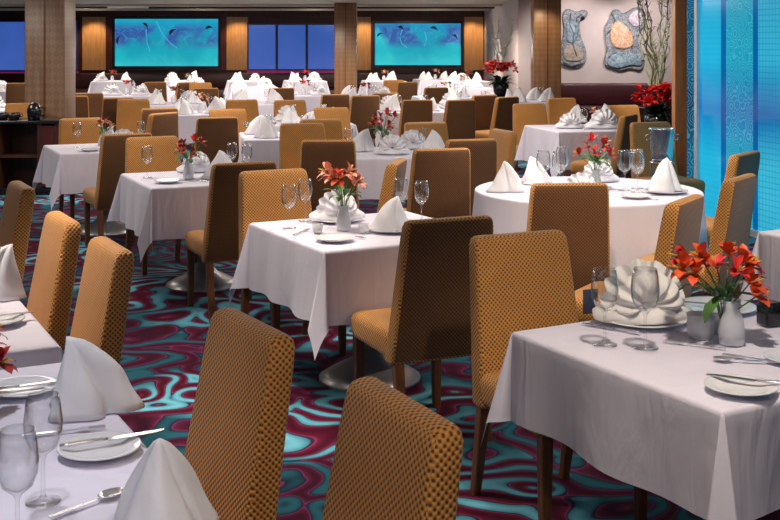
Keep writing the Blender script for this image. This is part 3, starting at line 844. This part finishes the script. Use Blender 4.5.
def ring_heads(seed, n, rad, z0, z1):
    rnd = random.Random(seed); out = []
    for i in range(n):
        a = 2*PI*i/n+rnd.uniform(-.4, .4); k_ = rnd.uniform(.4, 1)
        out.append((rad*k_*math.cos(a), rad*k_*math.sin(a), rnd.uniform(z0, z1)))
    return out
def ring_leaves(seed, n, rad, z0):
    rnd = random.Random(seed); out = []
    for i in range(n):
        a = 2*PI*i/n+rnd.uniform(-.5, .5); s_ = rnd.uniform(.7, 1.1)
        out.append(((.02*math.cos(a), .02*math.sin(a), z0), (rad*s_*math.cos(a), rad*s_*math.sin(a), z0+rnd.uniform(-.05, .07))))
    return out
B_PINK = Proto(bouquet_maker(ring_heads(3, 9, .10, .20, .29), ring_leaves(4, 9, .13, .16), ['pink', 'pink', 'pink', 'orange'], 1, .062))
B_RED = Proto(bouquet_maker(ring_heads(5, 8, .10, .16, .25), ring_leaves(6, 11, .13, .13), ['darkred', 'darkred', 'red'], 2, .052))
B_LILY = Proto(bouquet_maker([(-.09, -.02, .19), (-.055, .02, .215), (-.115, .03, .225), (-.125, -.02, .205), (-.07, -.01, .235), (.02, -.03, .195), (.055, .0, .215), (.02, .03, .235), (.075, .02, .20), (.075, -.04, .13), (.06, -.03, .165), (-.02, .01, .20)],
        [((0, 0, .13), (-.14, -.02, .15)), ((0, 0, .13), (-.10, .03, .12)), ((0, 0, .13), (-.075, -.05, .06)), ((0, 0, .13), (.12, .0, .18)), ((0, 0, .13), (.13, -.03, .10)), ((0, 0, .13), (.03, -.05, .17)), ((0, 0, .12), (-.05, -.05, .16)), ((0, 0, .12), (.06, .06, .15))],
        ['orange', 'orange', 'red'], 3, .056))
B_MIX = Proto(bouquet_maker(ring_heads(9, 5, .09, .17, .24), ring_leaves(10, 7, .12, .13), ['pink', 'darkred'], 4, .05))

def make_small_bunch(mat):
    def f():
        q = MB(); rnd = random.Random(3)
        q.lathe([(.001, 0), (.03, 0), (.034, .05), (.02, .10), (.001, .10)], 10, mi=2)
        for i in range(9):
            a = rnd.uniform(0, 6.3); h = (.08*math.cos(a)*rnd.random(), .08*math.sin(a)*rnd.random(), rnd.uniform(.13, .2))
            for k_ in range(5):
                d = Vector((rnd.uniform(-1, 1), rnd.uniform(-1, 1), rnd.uniform(-.2, 1)))
                petal_mesh(q, h, d, .05, .018, 0 if i % 3 else 1)
        return q.build('flower_bunch', [M[mat], M['leaf'], M['frosted']])
    return f
SB_R = Proto(make_small_bunch('red')); SB_P = Proto(make_small_bunch('pink')); SB_O = Proto(make_small_bunch('darkred'))

ZP = ZT+.001
def put(pr, x, y, rz, label, cat, z=ZP, scale=None, group=None):
    return pr.place((x, y, z), R(rz), label, cat, group, scale)

# ---- centre table
T1 = 'centre square table with pink and orange flowers'
table(-.104, 5.88, 28, T1, seed=11)
put(PLATE, -.28, 6.10, 0, 'round plate under the napkin behind the flowers on the centre table', 'plate')
put(FAN_W, -.28, 6.10, 20, 'white fanned napkin right behind the flowers on the centre table', 'napkin', ZP+.008, .95)
put(PLATE, .02, 5.79, 0, 'round plate under the leaning napkin beside the brown chair on the centre table', 'plate')
put(TENT_BIG[0], .02, 5.79, 40, 'white loosely folded napkin on the right half of the centre table', 'napkin', ZP+.008, .85)
put(BREAD, -.265, 5.50, 0, 'small side plate at the near corner of the centre table', 'plate')
put(GLASS, -.515, 5.86, 0, 'wine glass standing alone at the left side of the centre table', 'glass')
put(GLASS, -.45, 6.10, 0, 'wine glass just left of the fanned napkin on the centre table', 'glass')
put(GLASS, .165, 6.02, 0, 'wine glass farthest right on the centre table', 'glass')
put(GLASS, .06, 6.15, 0, 'wine glass behind the leaning napkin on the centre table', 'glass')
put(VASE, -.235, 5.80, 0, 'small frosted vase on the centre table', 'vase')
put(B_PINK, -.235, 5.80, 0, 'bunch of pink and orange blooms with drooping leaves on the centre table', 'flowers', ZP+.01)
put(VOT, -.13, 5.72, 0, 'small glass votive right of the flower vase on the centre table', 'candle holder', ZP, .75)
put(VOT, -.36, 5.72, 0, 'small glass votive left of the flower vase on the centre table', 'candle holder', ZP, .75)
put(KNIFE, -.20, 5.60, 60, 'table knife beside the side plate on the centre table', 'knife')
put(FORK, -.44, 5.74, -20, 'fork near the left wine glass on the centre table', 'fork')

# ---- left middle table
T2 = 'square table with red flowers left of centre'
table(-1.32, 8.13, 25, T2, lx=.95, ly=.92, seed=12)
put(BREAD, -1.50, 7.78, 0, 'side plate at the near corner of the table with red flowers left of centre', 'plate')
put(PLATE, -1.17, 7.98, 0, 'round plate on the right half of the table with red flowers left of centre', 'plate')
put(TENT_BIG[1], -1.15, 7.99, 10, 'white low folded napkin on the right of the table left of centre', 'napkin', ZP+.008)
put(FAN_W, -1.42, 8.42, 25, 'white napkin behind the red flowers on the table left of centre', 'napkin', ZP, .9)
put(VASE, -1.40, 7.99, 0, 'small vase on the table with red flowers left of centre', 'vase')
put(B_RED, -1.40, 7.99, 0, 'bunch of dark red blooms with long leaves left of centre', 'flowers', ZP+.01)
put(GLASS, -1.70, 8.05, 0, 'wine glass left of the red flowers on the table left of centre', 'glass')
put(GLASS, -1.14, 8.30, 0, 'left one of the two glasses at the right of the table with red flowers', 'glass')
put(GLASS, -1.02, 8.20, 0, 'right one of the two glasses at the right of the table with red flowers', 'glass')
put(KNIFE, -1.32, 7.84, 70, 'knife between the plates on the table with red flowers left of centre', 'knife')

# ---- small table beside the service counter
T4 = 'small square table beside the service counter'
table(-2.58, 10.42, 25, T4, lx=.93, ly=.93, seed=13)
put(BREAD, -2.62, 10.05, 0, 'side plate on the small table beside the service counter', 'plate')
put(FAN_W, -2.40, 10.35, 10, 'white fanned napkin on the small table beside the service counter', 'napkin', ZP)
put(TENTS[0], -2.60, 10.62, 0, 'white pointed napkin at the back of the small table beside the service counter', 'napkin', ZP)
put(GLASS, -2.83, 10.40, 0, 'wine glass at the left of the small table beside the service counter', 'glass')
put(GLASS, -2.30, 10.62, 0, 'wine glass at the right of the small table beside the service counter', 'glass')
put(VASE, -2.58, 10.38, 0, 'small vase on the small table beside the service counter', 'vase')
put(B_MIX, -2.58, 10.38, 0, 'bunch of pink and red blooms on the small table beside the service counter', 'flowers', ZP+.01)

# ---- lower left long tables
def left_table(ax, ay, length, width, desc, seed):
    th = R(27.4); A = Vector((-math.sin(th), math.cos(th))); Bv = Vector((math.cos(th), math.sin(th)))
    c = Vector((ax, ay))+A*length/2-Bv*width/2
    table(c.x, c.y, 27.4, desc, lx=width, ly=length, drop=.262, seed=seed, cf=.12)
left_table(.02, 1.56, 2.12, 1.0, 'foreground table at the lower left corner of the photo', 14)
left_table(-1.045, 3.62, 2.7, 1.0, 'second table behind the lower left foreground table', 15)
L = 'on the lower left foreground table'
put(TENT_BIG[0], -.80, 2.98, 200, 'tall pointed napkin by the lit golden chair '+L, 'napkin', ZP, 1.0)
put(TENT_BIG[1], -.445, 2.235, 100, 'large pointed white napkin nearest the viewer '+L, 'napkin', ZP, 1.0)
put(BREAD, -.672, 2.66, 0, 'side plate with a knife between the two napkins '+L, 'plate')
put(KNIFE, -.66, 2.685, -62, 'knife lying across the side plate '+L, 'knife', ZP+.019, 1.15)
put(GLASS, -.70, 2.16, 0, 'wine glass nearest the left edge '+L, 'glass')
put(GLASS, -.715, 2.37, 0, 'wine glass beside the side plate '+L, 'glass')
put(SPOON, -.60, 2.38, -40, 'spoon by the near napkin '+L, 'spoon')
put(FORK, -.79, 2.80, -70, 'fork behind the wine glass '+L, 'fork')
put(BREAD, -1.00, 3.12, 0, 'side plate behind the pointed napkin '+L, 'plate')
put(KNIFE, -1.00, 3.10, -60, 'knife on the rear side plate '+L, 'knife', ZP+.019)
put(VASE, -1.10, 2.98, 0, 'small vase at the left picture edge '+L, 'vase')
put(B_RED, -1.10, 2.98, 60, 'dark red flower at the left picture edge '+L, 'flowers', ZP-.06)
put(TENT_BIG[0], -1.45, 4.30, 30, 'white napkin at the far left edge on the second table', 'napkin', ZP)
put(BREAD, -1.33, 3.88, 0, 'side plate on the second table at the left picture edge', 'plate')
put(KNIFE, -1.33, 3.90, -62, 'knife across the side plate on the second table', 'knife', ZP+.019)

# ---- right foreground table
T3 = 'foreground table with orange lilies at right'
th = R(29); A3 = (-math.sin(th), math.cos(th)); B3 = (math.cos(th), math.sin(th))
table(.866+.475*(A3[0]+B3[0]), 2.97+.475*(A3[1]+B3[1]), 29, T3, lx=.95, ly=.93, drop=.29, seed=16, cf=.14)
L = 'on the foreground lily table'
put(PLATE, .858, 3.90, 0, 'large plate under the big fanned napkin '+L, 'plate', ZP, 1.1)
put(FAN, .858, 3.90, 8, 'big cream fanned napkin like a shell '+L, 'napkin', ZP+.008, 1.08)
put(GLASS, .672, 3.60, 0, 'wine glass at the left end '+L, 'glass', ZP, 1.08)
put(GLASS, .79, 3.56, 0, 'wine glass in front of the fanned napkin '+L, 'glass', ZP, 1.12)
put(VOT, 1.00, 3.70, 0, 'clear votive left of the vase '+L, 'candle holder', ZP, 1.25)
put(VOT, 1.085, 3.76, 0, 'clear votive behind the vase '+L, 'candle holder', ZP, 1.2)
put(VASE, 1.075, 3.62, 0, 'frosted vase holding the orange lilies', 'vase', ZP, 1.1)
put(B_LILY, 1.055, 3.62, 0, 'bunch of orange lilies with green leaves in the foreground', 'flowers', ZP+.015, 1.08)
put(PLATE, 1.16, 4.08, 0, 'flat plate with a knife behind the lilies '+L, 'plate')
put(KNIFE, 1.15, 4.07, 70, 'knife on the plate behind the lilies', 'knife', ZP+.019)
put(BREAD, .955, 3.13, 0, 'side plate at the near corner '+L, 'plate', ZP, 1.02)
put(KNIFE, 1.00, 3.15, 62, 'knife lying on the near side plate '+L, 'knife', ZP+.019, 1.1)
put(KNIFE, 1.04, 3.21, 75, 'knife just behind the near side plate '+L, 'knife', ZP)
put(FORK, 1.09, 3.44, 60, 'fork beside the vase '+L, 'fork')
put(SPOON, 1.02, 3.42, 80, 'spoon in front of the vase '+L, 'spoon')
put(FORK, .95, 3.60, 60, 'fork right of the wine glass before the napkin '+L, 'fork')
put(KNIFE, .74, 3.80, 50, 'knife behind the left wine glass '+L, 'knife')
put(BREAD, 1.20, 3.42, 0, 'white dish at the right picture edge '+L, 'plate', ZP, .9)
q = MB(); q.rbox(-.035, .035, -.03, .03, 0, .075, .008); q.box(-.028, .028, -.023, .023, .075, .078, 1); o = q.build('candle_box', [M['black'], M['darkwood']]); o.location = (1.275, 3.86, ZP); o.rotation_euler.z = .4
tag(o, 'small dark square candle box at the right picture edge', 'candle holder')
q = MB(); q.rbox(-.028, .028, -.004, .004, 0, .085, .002); o = q.build('menu_card', M['mullion']); o.location = (.70, 4.02, ZP); o.rotation_euler.z = R(20)
tag(o, 'small dark upright card behind the fanned napkin', 'card')

# ---- round table
T6 = 'round table before the blue glass wall'
r = root('dining_table', (1.28, 7.45, 0)); tag(r, 'round pedestal table under white cloth, before the blue glass wall', 'table')
q = MB(); q.lathe([(.69, .725), (.70, .735), (.70, .755), (.001, .755), (.001, .725)], 48); q.build('tabletop', M['darkwood'], r)
q = MB(); q.lathe([(.05, .03), (.05, .70), (.12, .725)], 18); q.build('column', M['metalbase'], r)
q = MB(); q.lathe([(.34, 0), (.34, .015), (.25, .05), (.10, .10), (.05, .16)], 28); q.build('base', M['metalbase'], r)
o = skirt_cloth(round_cloth(.72, .36, 3), None, ZT-.006, amp=.022).build('tablecloth', M['linen']); o.location = (1.28, 7.45, 0)
tag(o, 'white tablecloth on the ' + T6, 'tablecloth')
L = 'on the round table before the blue glass wall'
put(TENT_BIG[1], .76, 7.35, 30, 'pointed white napkin at the left end '+L, 'napkin')
put(TENTS[1], .97, 7.75, 0, 'white napkin behind the left glass '+L, 'napkin')
put(FAN_W, 1.18, 7.12, 0, 'low fanned napkin behind the pale chair '+L, 'napkin', ZP, .85)
put(TENT_BIG[0], 1.74, 7.25, 60, 'pointed white napkin at the right end '+L, 'napkin', ZP+.017, 1.05)
put(FAN_W, 1.42, 7.85, 0, 'white fanned napkin at the back '+L, 'napkin', ZP, .9)
for (x, y, lab) in ((1.07, 7.28, 'front one of the left glasses'), (1.40, 7.50, 'glass behind the orchid spray'), (1.56, 7.25, 'glass nearest the right side plate'), (.98, 7.35, 'left glass'), (1.14, 7.60, 'second glass from the left'), (1.50, 7.35, 'third glass from the left'), (1.60, 7.45, 'rightmost glass')):
    put(GLASS, x, y, 0, lab+' '+L, 'glass', ZP, 1.15)
put(BREAD, 1.50, 7.02, 0, 'side plate right of the pale chair '+L, 'plate')
put(PLATE, 1.74, 7.25, 0, 'plate under the right pointed napkin '+L, 'plate')
put(VASE, 1.33, 7.45, 0, 'small vase at the middle '+L, 'vase')
put(B_RED, 1.33, 7.45, 30, 'spray of dark red orchids '+L, 'flowers', ZP+.03, 1.1)
put(KNIFE, 1.56, 6.98, 30, 'knife beside the side plate '+L, 'knife')

# ---- right edge table
table(2.50, 5.62, 29, 'table at the right picture edge below the blue glass', seed=17)
put(TENT_BIG[0], 2.36, 5.50, 0, 'white napkin on the table at the right picture edge', 'napkin')

# ---- table behind the centre one
T7 = 'table with the red flower spray behind the centre table'
table(.05, 9.98, 8, T7, lx=1.0, ly=1.0, seed=18)
L = 'on the table with the red flower spray'
put(TENT_BIG[0], -.22, 10.05, 30, 'pointed white napkin at the left '+L, 'napkin')
put(FAN_W, .02, 9.75, 0, 'fanned white napkin at the front '+L, 'napkin')
put(FAN_W, .20, 10.25, 0, 'fanned white napkin at the back '+L, 'napkin')
put(TENT_BIG[1], .40, 9.95, 0, 'pointed white napkin at the right end '+L, 'napkin')
put(VASE, -.06, 9.95, 0, 'small vase '+L, 'vase')
put(B_RED, -.06, 9.95, 0, 'red flower spray on the table behind the centre table', 'flowers', ZP+.02, 1.2)
put(GLASS, -.35, 9.75, 0, 'wine glass at the left '+L, 'glass'); put(GLASS, .28, 9.75, 0, 'wine glass at the right '+L, 'glass')

# ---- table under the sculptures
T8 = 'table under the wall sculptures'
table(2.20, 12.85, 14, T8, lx=1.08, ly=1.0, seed=19, drop=.40)
L = 'on the table under the wall sculptures'
put(FAN_W, 1.98, 12.70, 0, 'left fanned white napkin '+L, 'napkin')
put(FAN_W, 2.35, 12.65, 0, 'big fanned white napkin in the middle '+L, 'napkin', ZP, 1.3)
put(TENT_BIG[1], 2.55, 13.45, 0, 'right white napkin '+L, 'napkin', ZP, 1.2)
put(TENTS[0], 2.2, 13.6, 0, 'small white napkin at the back '+L, 'napkin', ZP, 1.2)
put(SB_P, 2.30, 13.00, 0, 'small flower bunch '+L, 'flowers')
put(GLASS, 2.10, 12.45, 0, 'wine glass '+L, 'glass')

# ---- middle and far tables: (x, y, turn, description, napkins, flower proto or None)
FT = [
    (-1.033, 11.747, 10, 'table with the bread basket left of centre', 4, None),
    (-2.553, 15.529, 12, 'table with coral flowers above the dark square chair', 4, SB_P),
    (0.304, 16.083, 8, 'long white middle table, left half', 4, None),
    (1.206, 17.350, 8, 'long white middle table, right half', 4, None),
    (-0.954, 13.697, 10, 'table with the napkin stack below the second pillar', 4, None),
    (-3.356, 17.905, 10, 'table of the middle rows below the left picture', 4, SB_O),
    (-2.082, 17.992, 10, 'table of the middle rows below the tan wall panel', 4, None),
    (-5.950, 16.400, 10, 'table at far left before the left pillar', 4, SB_P),
    (-4.750, 20.800, 10, 'table just right of the left pillar', 4, SB_R),
    (-1.566, 20.881, 10, 'table below the blue middle windows', 4, SB_R),
    (0.950, 20.000, 10, 'table below the right picture', 4, SB_P),
    (-0.450, 19.600, 10, 'table by the foot of the second pillar', 4, SB_O),
    (2.232, 18.624, 10, 'table before the right pillar', 4, None),
    (-7.900, 22.600, 10, 'far table at the left picture edge below the window', 4, SB_R),
    (-4.400, 25.000, 10, 'far table below the left picture centre', 4, SB_P),
    (-2.900, 24.500, 10, 'far table below the left picture right end', 4, None),
    (1.550, 24.300, 10, 'far table left of the far red flowers', 4, SB_P),
    (-6.800, 28.200, 10, 'rearmost table right of the left pillar', 3, SB_R),
    (-5.100, 28.500, 10, 'rearmost table below the left picture', 3, None),
    (-3.500, 28.300, 10, 'rearmost table below the tan panel right of the left picture', 3, None),
    (-2.100, 28.400, 10, 'rearmost table below the middle windows', 3, SB_R),
    (-0.150, 28.300, 10, 'rearmost table below the left end of the right picture', 3, SB_P),
    (1.155, 29.372, 10, 'rearmost table below the middle of the right picture', 3, SB_P),
    (1.896, 28.097, 10, 'rearmost table below the tan panel beside the right picture', 3, SB_O),
]
rnd = random.Random(5)
for i, (x, y, t, desc, nn, fl) in enumerate(FT):
    far_table(x, y, t, desc)
    for j in range(nn):
        a = R(45+90*j+t+rnd.uniform(-12, 12)); rr = .36
        pr = rnd.choice(TENTS+[FAN_W, FAN_W]+TENT_BIG)
        put(pr, x+rr*math.cos(a), y+rr*math.sin(a), rnd.uniform(0, 40), 'white folded napkin on the '+desc, 'napkin', ZP, rnd.uniform(1.0, 1.25), 'folded napkins on the '+desc)
    if fl: put(fl, x, y-.05, 0, 'flower bunch on the '+desc, 'flowers', ZP, 1.25)
    if y < 21:
        for j in range(2):
            put(GLASS, x-.18+.36*j, y-.28, 0, 'wine glass on the '+desc, 'glass', ZP, None, 'wine glasses on the '+desc)
# bread basket
r = root('bread_basket', (-1.40, 12.35, ZP)); tag(r, 'oval wire bread basket with rolls on the table left of centre', 'basket')
q = MB()
for z, rr in ((.004, .09), (.04, .11), (.08, .13)):
    q.tube([(rr*1.4*math.cos(a*PI/12), rr*math.sin(a*PI/12), z) for a in range(25)], .004, 5)
for a in range(14): q.tube([(.09*1.4*math.cos(a*PI/7), .09*math.sin(a*PI/7), .004), (.13*1.4*math.cos(a*PI/7), .13*math.sin(a*PI/7), .08)], .003, 5)
q.build('wire_frame', M['steel'], r)
for i, (x, y) in enumerate(((-.06, 0), (.03, .04), (.06, -.03))):
    q = MB(); q.lathe([(.001, .01), (.035, .012), (.045, .035), (.032, .058), (.001, .064)], 14, sx=1.2); o = q.build('bread_roll', M['bread']); o.location = (-1.40+x, 12.35+y, ZP)
    tag(o, 'brown bread roll in the wire basket left of centre', 'bread', 'bread rolls in the wire basket')

# ------------------------------------------------------------------ service counter at left
r = root('service_counter', (-4.35, 13.15, 0)); tag(r, 'dark wooden service counter with open shelf in front of the left pillar', 'counter')
q = MB(); q.rbox(-.72, .72, -.28, .28, .80, .84, .012); q.build('counter_top', M['black'], r)
q = MB(); q.box(-.70, .70, .20, .26, .08, .80); q.build('back_board', M['darkwood'], r)
for x in (-.68, -.05, .42, .62):
    q = MB(); q.box(x-.025, x+.025, -.26, .20, .08, .80); q.build('side_panel', M['darkwood'], r)
q = MB(); q.box(-.655, .395, -.25, .20, .42, .45); q.build('shelf', M['darkwood'], r)
q = MB(); q.box(-.70, .70, -.24, .26, 0, .08); q.build('plinth', M['black'], r)
q = MB(); q.box(.445, .595, -.265, -.245, .10, .78); dr = q.build('door', M['mahogany'], r)
q = MB(); q.tube([(.57, -.27, .42), (.57, -.285, .43), (.57, -.285, .53), (.57, -.27, .54)], .006, 6); q.build('handle', M['steel'], dr)
def make_cup():
    r = root('coffee_cup')
    q = MB(); q.lathe([(.001, 0), (.028, 0), (.043, .03), (.048, .075), (.044, .075), (.039, .03), (.025, .008), (.001, .008)], 20); q.build('bowl', M['black'], r)
    q = MB(); q.tube([(.044, 0, .06), (.068, 0, .058), (.072, 0, .035), (.042, 0, .022)], .006, 6); q.build('handle', M['black'], r)
    return r
CUP = Proto(make_cup)
for i in range(6):
    for j in range(2):
        CUP.place((-4.94+.135*i, 12.98+.16*j, .84), R(200+i*40), 'black glossy cup standing in rows on the service counter', 'cup', 'black cups on the service counter')
q = MB(); q.lathe([(.001, 0), (.07, 0), (.085, .10), (.06, .17), (.03, .19), (.001, .20)], 20)
q.tube([(.07, 0, .15), (.12, 0, .13), (.12, 0, .06), (.08, 0, .04)], .008, 6)
o = q.build('coffee_pot', M['black']); o.location = (-4.02, 13.0, .84); tag(o, 'black coffee pot at the right end of the service counter', 'pot')
def make_lampvase():
    q = MB(); q.lathe([(.001, 0), (.05, 0), (.06, .1), (.055, .2), (.001, .2)], 16); return q.build('ceramic_jar', M['china'])
JAR = Proto(make_lampvase)
for x, lab in ((-4.80, 'white jar at the left of the counter shelf'), (-4.58, 'white jar at the right of the counter shelf')):
    JAR.place((x, 13.05, .45), 0, lab, 'jar')
# ------------------------------------------------------------------ wine cooler and tall arrangements
r = root('wine_cooler', (2.27, 9.6, 0)); tag(r, 'polished silver wine cooler on a tall stand beside the blue glass', 'wine cooler')
q = MB(); q.lathe([(.075, .73), (.085, .735), (.092, .80), (.100, .985), (.110, .99), (.110, 1.0), (.096, 1.0), (.09, .98), (.082, .78), (.001, .76)], 32); q.build('bucket', M['silver'], r)
for s_ in (-1, 1):
    q = MB(); q.tube([(s_*.098, 0, .95), (s_*.135, 0, .945), (s_*.135, 0, .905), (s_*.096, 0, .90)], .007, 6); q.build('handle', M['silver'], r)
q = MB(); q.tube([(.096*math.cos(a*PI/10), .096*math.sin(a*PI/10), .715) for a in range(21)], .008, 6); q.build('stand_ring', M['steel'], r)
for kx in range(3):
    a = 2*PI*kx/3+.5; q = MB(); q.tube([(.096*math.cos(a), .096*math.sin(a), .72), (.06*math.cos(a), .06*math.sin(a), .4), (.15*math.cos(a), .15*math.sin(a), .008)], .008, 6); q.build('leg', M['steel'], r)

def arrangement(x, y, zf, spread, zb, label, fmat, bmats, leafm, seed, pot=(.17, .45), nb=16, topz=2.45, lean=.35):
    rnd = random.Random(seed)
    r = root('flower_arrangement', (x, y, 0)); tag(r, label, 'flowers')
    q = MB(); q.rbox(-.17, .17, -.17, .17, 0, pot[1], .01); q.build('pedestal', M['darkwood'], r)
    q = MB(); q.lathe([(.09, pot[1]), (.14, pot[1]+.08), (.16, pot[1]+.22), (.13, pot[1]+.26), (.001, pot[1]+.24)], 24); q.build('planter', M['black'], r)
    q = MB()
    for i in range(90):
        a = rnd.uniform(0, 6.28); p = (rnd.uniform(0, .08)*math.cos(a), rnd.uniform(0, .08)*math.sin(a), pot[1]+.24)
        e = Vector((spread*rnd.uniform(.4, 1)*math.cos(a), spread*rnd.uniform(.4, 1)*math.sin(a), pot[1]+.22+rnd.uniform(-.02, .22)))
        petal_mesh(q, p, e-Vector(p), (e-Vector(p)).length, .035, 0)
    q.build('foliage', M[leafm], r)
    for i in range(44):
        a = rnd.uniform(0, 6.28); k_ = spread*math.sqrt(rnd.random()); h = Vector((k_*math.cos(a), k_*math.sin(a)*.8, zf+rnd.uniform(-.09, .10)))
        q = MB()
        for k2 in range(9):
            d = Vector((rnd.uniform(-1, 1), rnd.uniform(-1.2, .6), rnd.uniform(-.4, 1)))
            petal_mesh(q, h, d, .085, .032, 0)
        q.build('blossom', M[fmat], r)
    for i in range(nb):
        q = MB(); a = rnd.uniform(0, 6.28); p = Vector((.05*math.cos(a), .05*math.sin(a), zf)); pts = [p.copy()]
        tgt = Vector((rnd.uniform(-1, 1)*lean, rnd.uniform(-.5, .5)*lean, topz*rnd.uniform(.86, 1)))
        for s_ in range(1, 9):
            t = s_/8; w = .05*(1-abs(t-.5))
            pts.append(p.lerp(tgt, t)+Vector((rnd.uniform(-1, 1)*w, rnd.uniform(-1, 1)*w, 0)))
        q.tube(pts, [.011-.007*k2/8 for k2 in range(9)], 5)
        for k2 in range(2, 9):
            for s2 in range(2):
                d = Vector((rnd.uniform(-1, 1), rnd.uniform(-1, 1), rnd.uniform(.2, 1.2))).normalized()
                q.tube([pts[k2], pts[k2]+d*rnd.uniform(.05, .13)], [.005, .002], 4)
        q.build('branch', M[bmats[i % len(bmats)]], r)
arrangement(3.34, 14.4, 1.05, .29, 2, 'tall arrangement of red flowers and bare twisted branches beside the orange post', 'red', ['branch_dark', 'branch_green', 'branch_green'], 'leaf_dark', 21, (.17, .55), 18, 2.5, .26)
arrangement(2.16, 22.4, 1.22, .32, 2, 'far arrangement of red flowers with white branches before the right blue window', 'red', ['branch_white', 'branch_white', 'branch_green'], 'leaf_dark', 22, (.2, .66), 12, 2.15, .28)

# ------------------------------------------------------------------ lights
def area(x, y, w, e, col=(1, .91, .80), z=ZC-.03, rot=(0, 0, 0), h=None):
    l = bpy.data.lights.new('ceiling_and_fill_light', 'AREA'); l.energy = e; l.color = col; l.shape = 'RECTANGLE'; l.size = w; l.size_y = h or w  # used for the ceiling grid and for the added fill lamp
    o = bpy.data.objects.new('ceiling_and_fill_light', l); COL.objects.link(o); o.location = (x, y, z); o.rotation_euler = rot
def spot(x, y, e, tx, ty, tz=.6, ang=70, col=(1, .88, .74), rad=.06, z=ZC-.05):
    l = bpy.data.lights.new('downlight', 'SPOT'); l.energy = e; l.color = col; l.spot_size = R(ang); l.spot_blend = .6; l.shadow_soft_size = rad  # name shared by ceiling downlights, added brightening spots and added uplights
    o = bpy.data.objects.new('downlight', l); COL.objects.link(o); o.location = (x, y, z)
    o.rotation_euler = (Vector((tx, ty, tz))-Vector((x, y, z))).to_track_quat('-Z', 'Y').to_euler()
for x in (-5.5, -2.2, 1.0):
    for y in (8.0, 12.0, 16.0, 20.0):
        area(x, y, 1.2, 34 if y < 10 else 52)
for x in (-8, -4.5, -1.6, 1.4):
    spot(x, 23.0, 330, x, 24.0, 0, 125); spot(x, 27.5, 260, x, 28.0, 0, 125)
for x in (-8, -5, -2, 1): spot(x, 30.6, 45, x, 28.2, ZC, 120, (1, .90, .75), .06, 1.75)  # added upward spots that brighten the back ceiling, no fitting there
# wall washers
for x in (-8.2, -4.2, -.73, 2.28): spot(x, 31.2, 55, x, 32, 1.2, 80, (1, .70, .38))
for x in (3.8, 5.2): spot(x, 22.0, 105, x, 23.5, 1.5, 95, (1, .92, .88))
spot(2.7, 20.2, 35, 2.8, 21.1, 1.4, 70, (1, .75, .45))
# near zone
spot(-1.9, 4.6, 170, -1.25, 4.4, .8, 62)
spot(.8, 2.9, 105, 1.0, 3.4, .7, 85)
spot(-.1, 6.0, 100, -.1, 6.0, .7, 85)
spot(-1.05, 2.9, 60, -1.0, 2.8, .77, 48, (.95, .95, 1))
spot(-.7, 2.0, 35, -.62, 2.1, .77, 40, (.95, .95, 1))
spot(1.3, 7.0, 100, 1.3, 7.3, .7, 85)
spot(-.9, 5.2, 130, -.95, 5.6, 0, 60)
spot(.45, 1.3, 45, .2, 2.4, .9, 55, (1, .80, .55))
spot(2.2, 4.4, 70, 2.4, 5.5, .7, 80)  # added spot to lift the grey cloth of the right edge table
spot(2.3, 4.2, 110, 1.6, 5.6, .7, 70, (1, .86, .66))  # added spot to warm the chair backs before the blue glass
spot(2.9, 12.6, 150, 3.3, 14.2, 1.1, 60)  # added spot to brighten the red flower arrangement
spot(.6, 3.9, 120, .94, 6.0, .7, 34, (1, .86, .66))  # added narrow spot to brighten the pale chair's back
area(-.6, -.4, 2.2, 15, (.95, .93, 1), 2.3, (R(55), 0, 0))  # added fill from the camera side, not part of the ceiling lighting
w = bpy.data.worlds.new('dim_room'); scene.world = w; w.use_nodes = True
w.node_tree.nodes['Background'].inputs[0].default_value = (.62, .66, .85, 1); w.node_tree.nodes['Background'].inputs[1].default_value = .16

# ------------------------------------------------------------------ camera
cam = bpy.data.cameras.new('camera'); co = bpy.data.objects.new('camera', cam); COL.objects.link(co)
co.location = (0, 0, 1.72); co.rotation_euler = (R(90), 0, 0)
cam.sensor_width = 36; cam.lens = 36*1150/780.; cam.shift_y = -(260-42)/780.; cam.clip_start = .05; cam.clip_end = 200
scene.camera = co
scene.view_settings.view_transform = 'Standard'; scene.view_settings.look = 'None'; scene.view_settings.exposure = .1
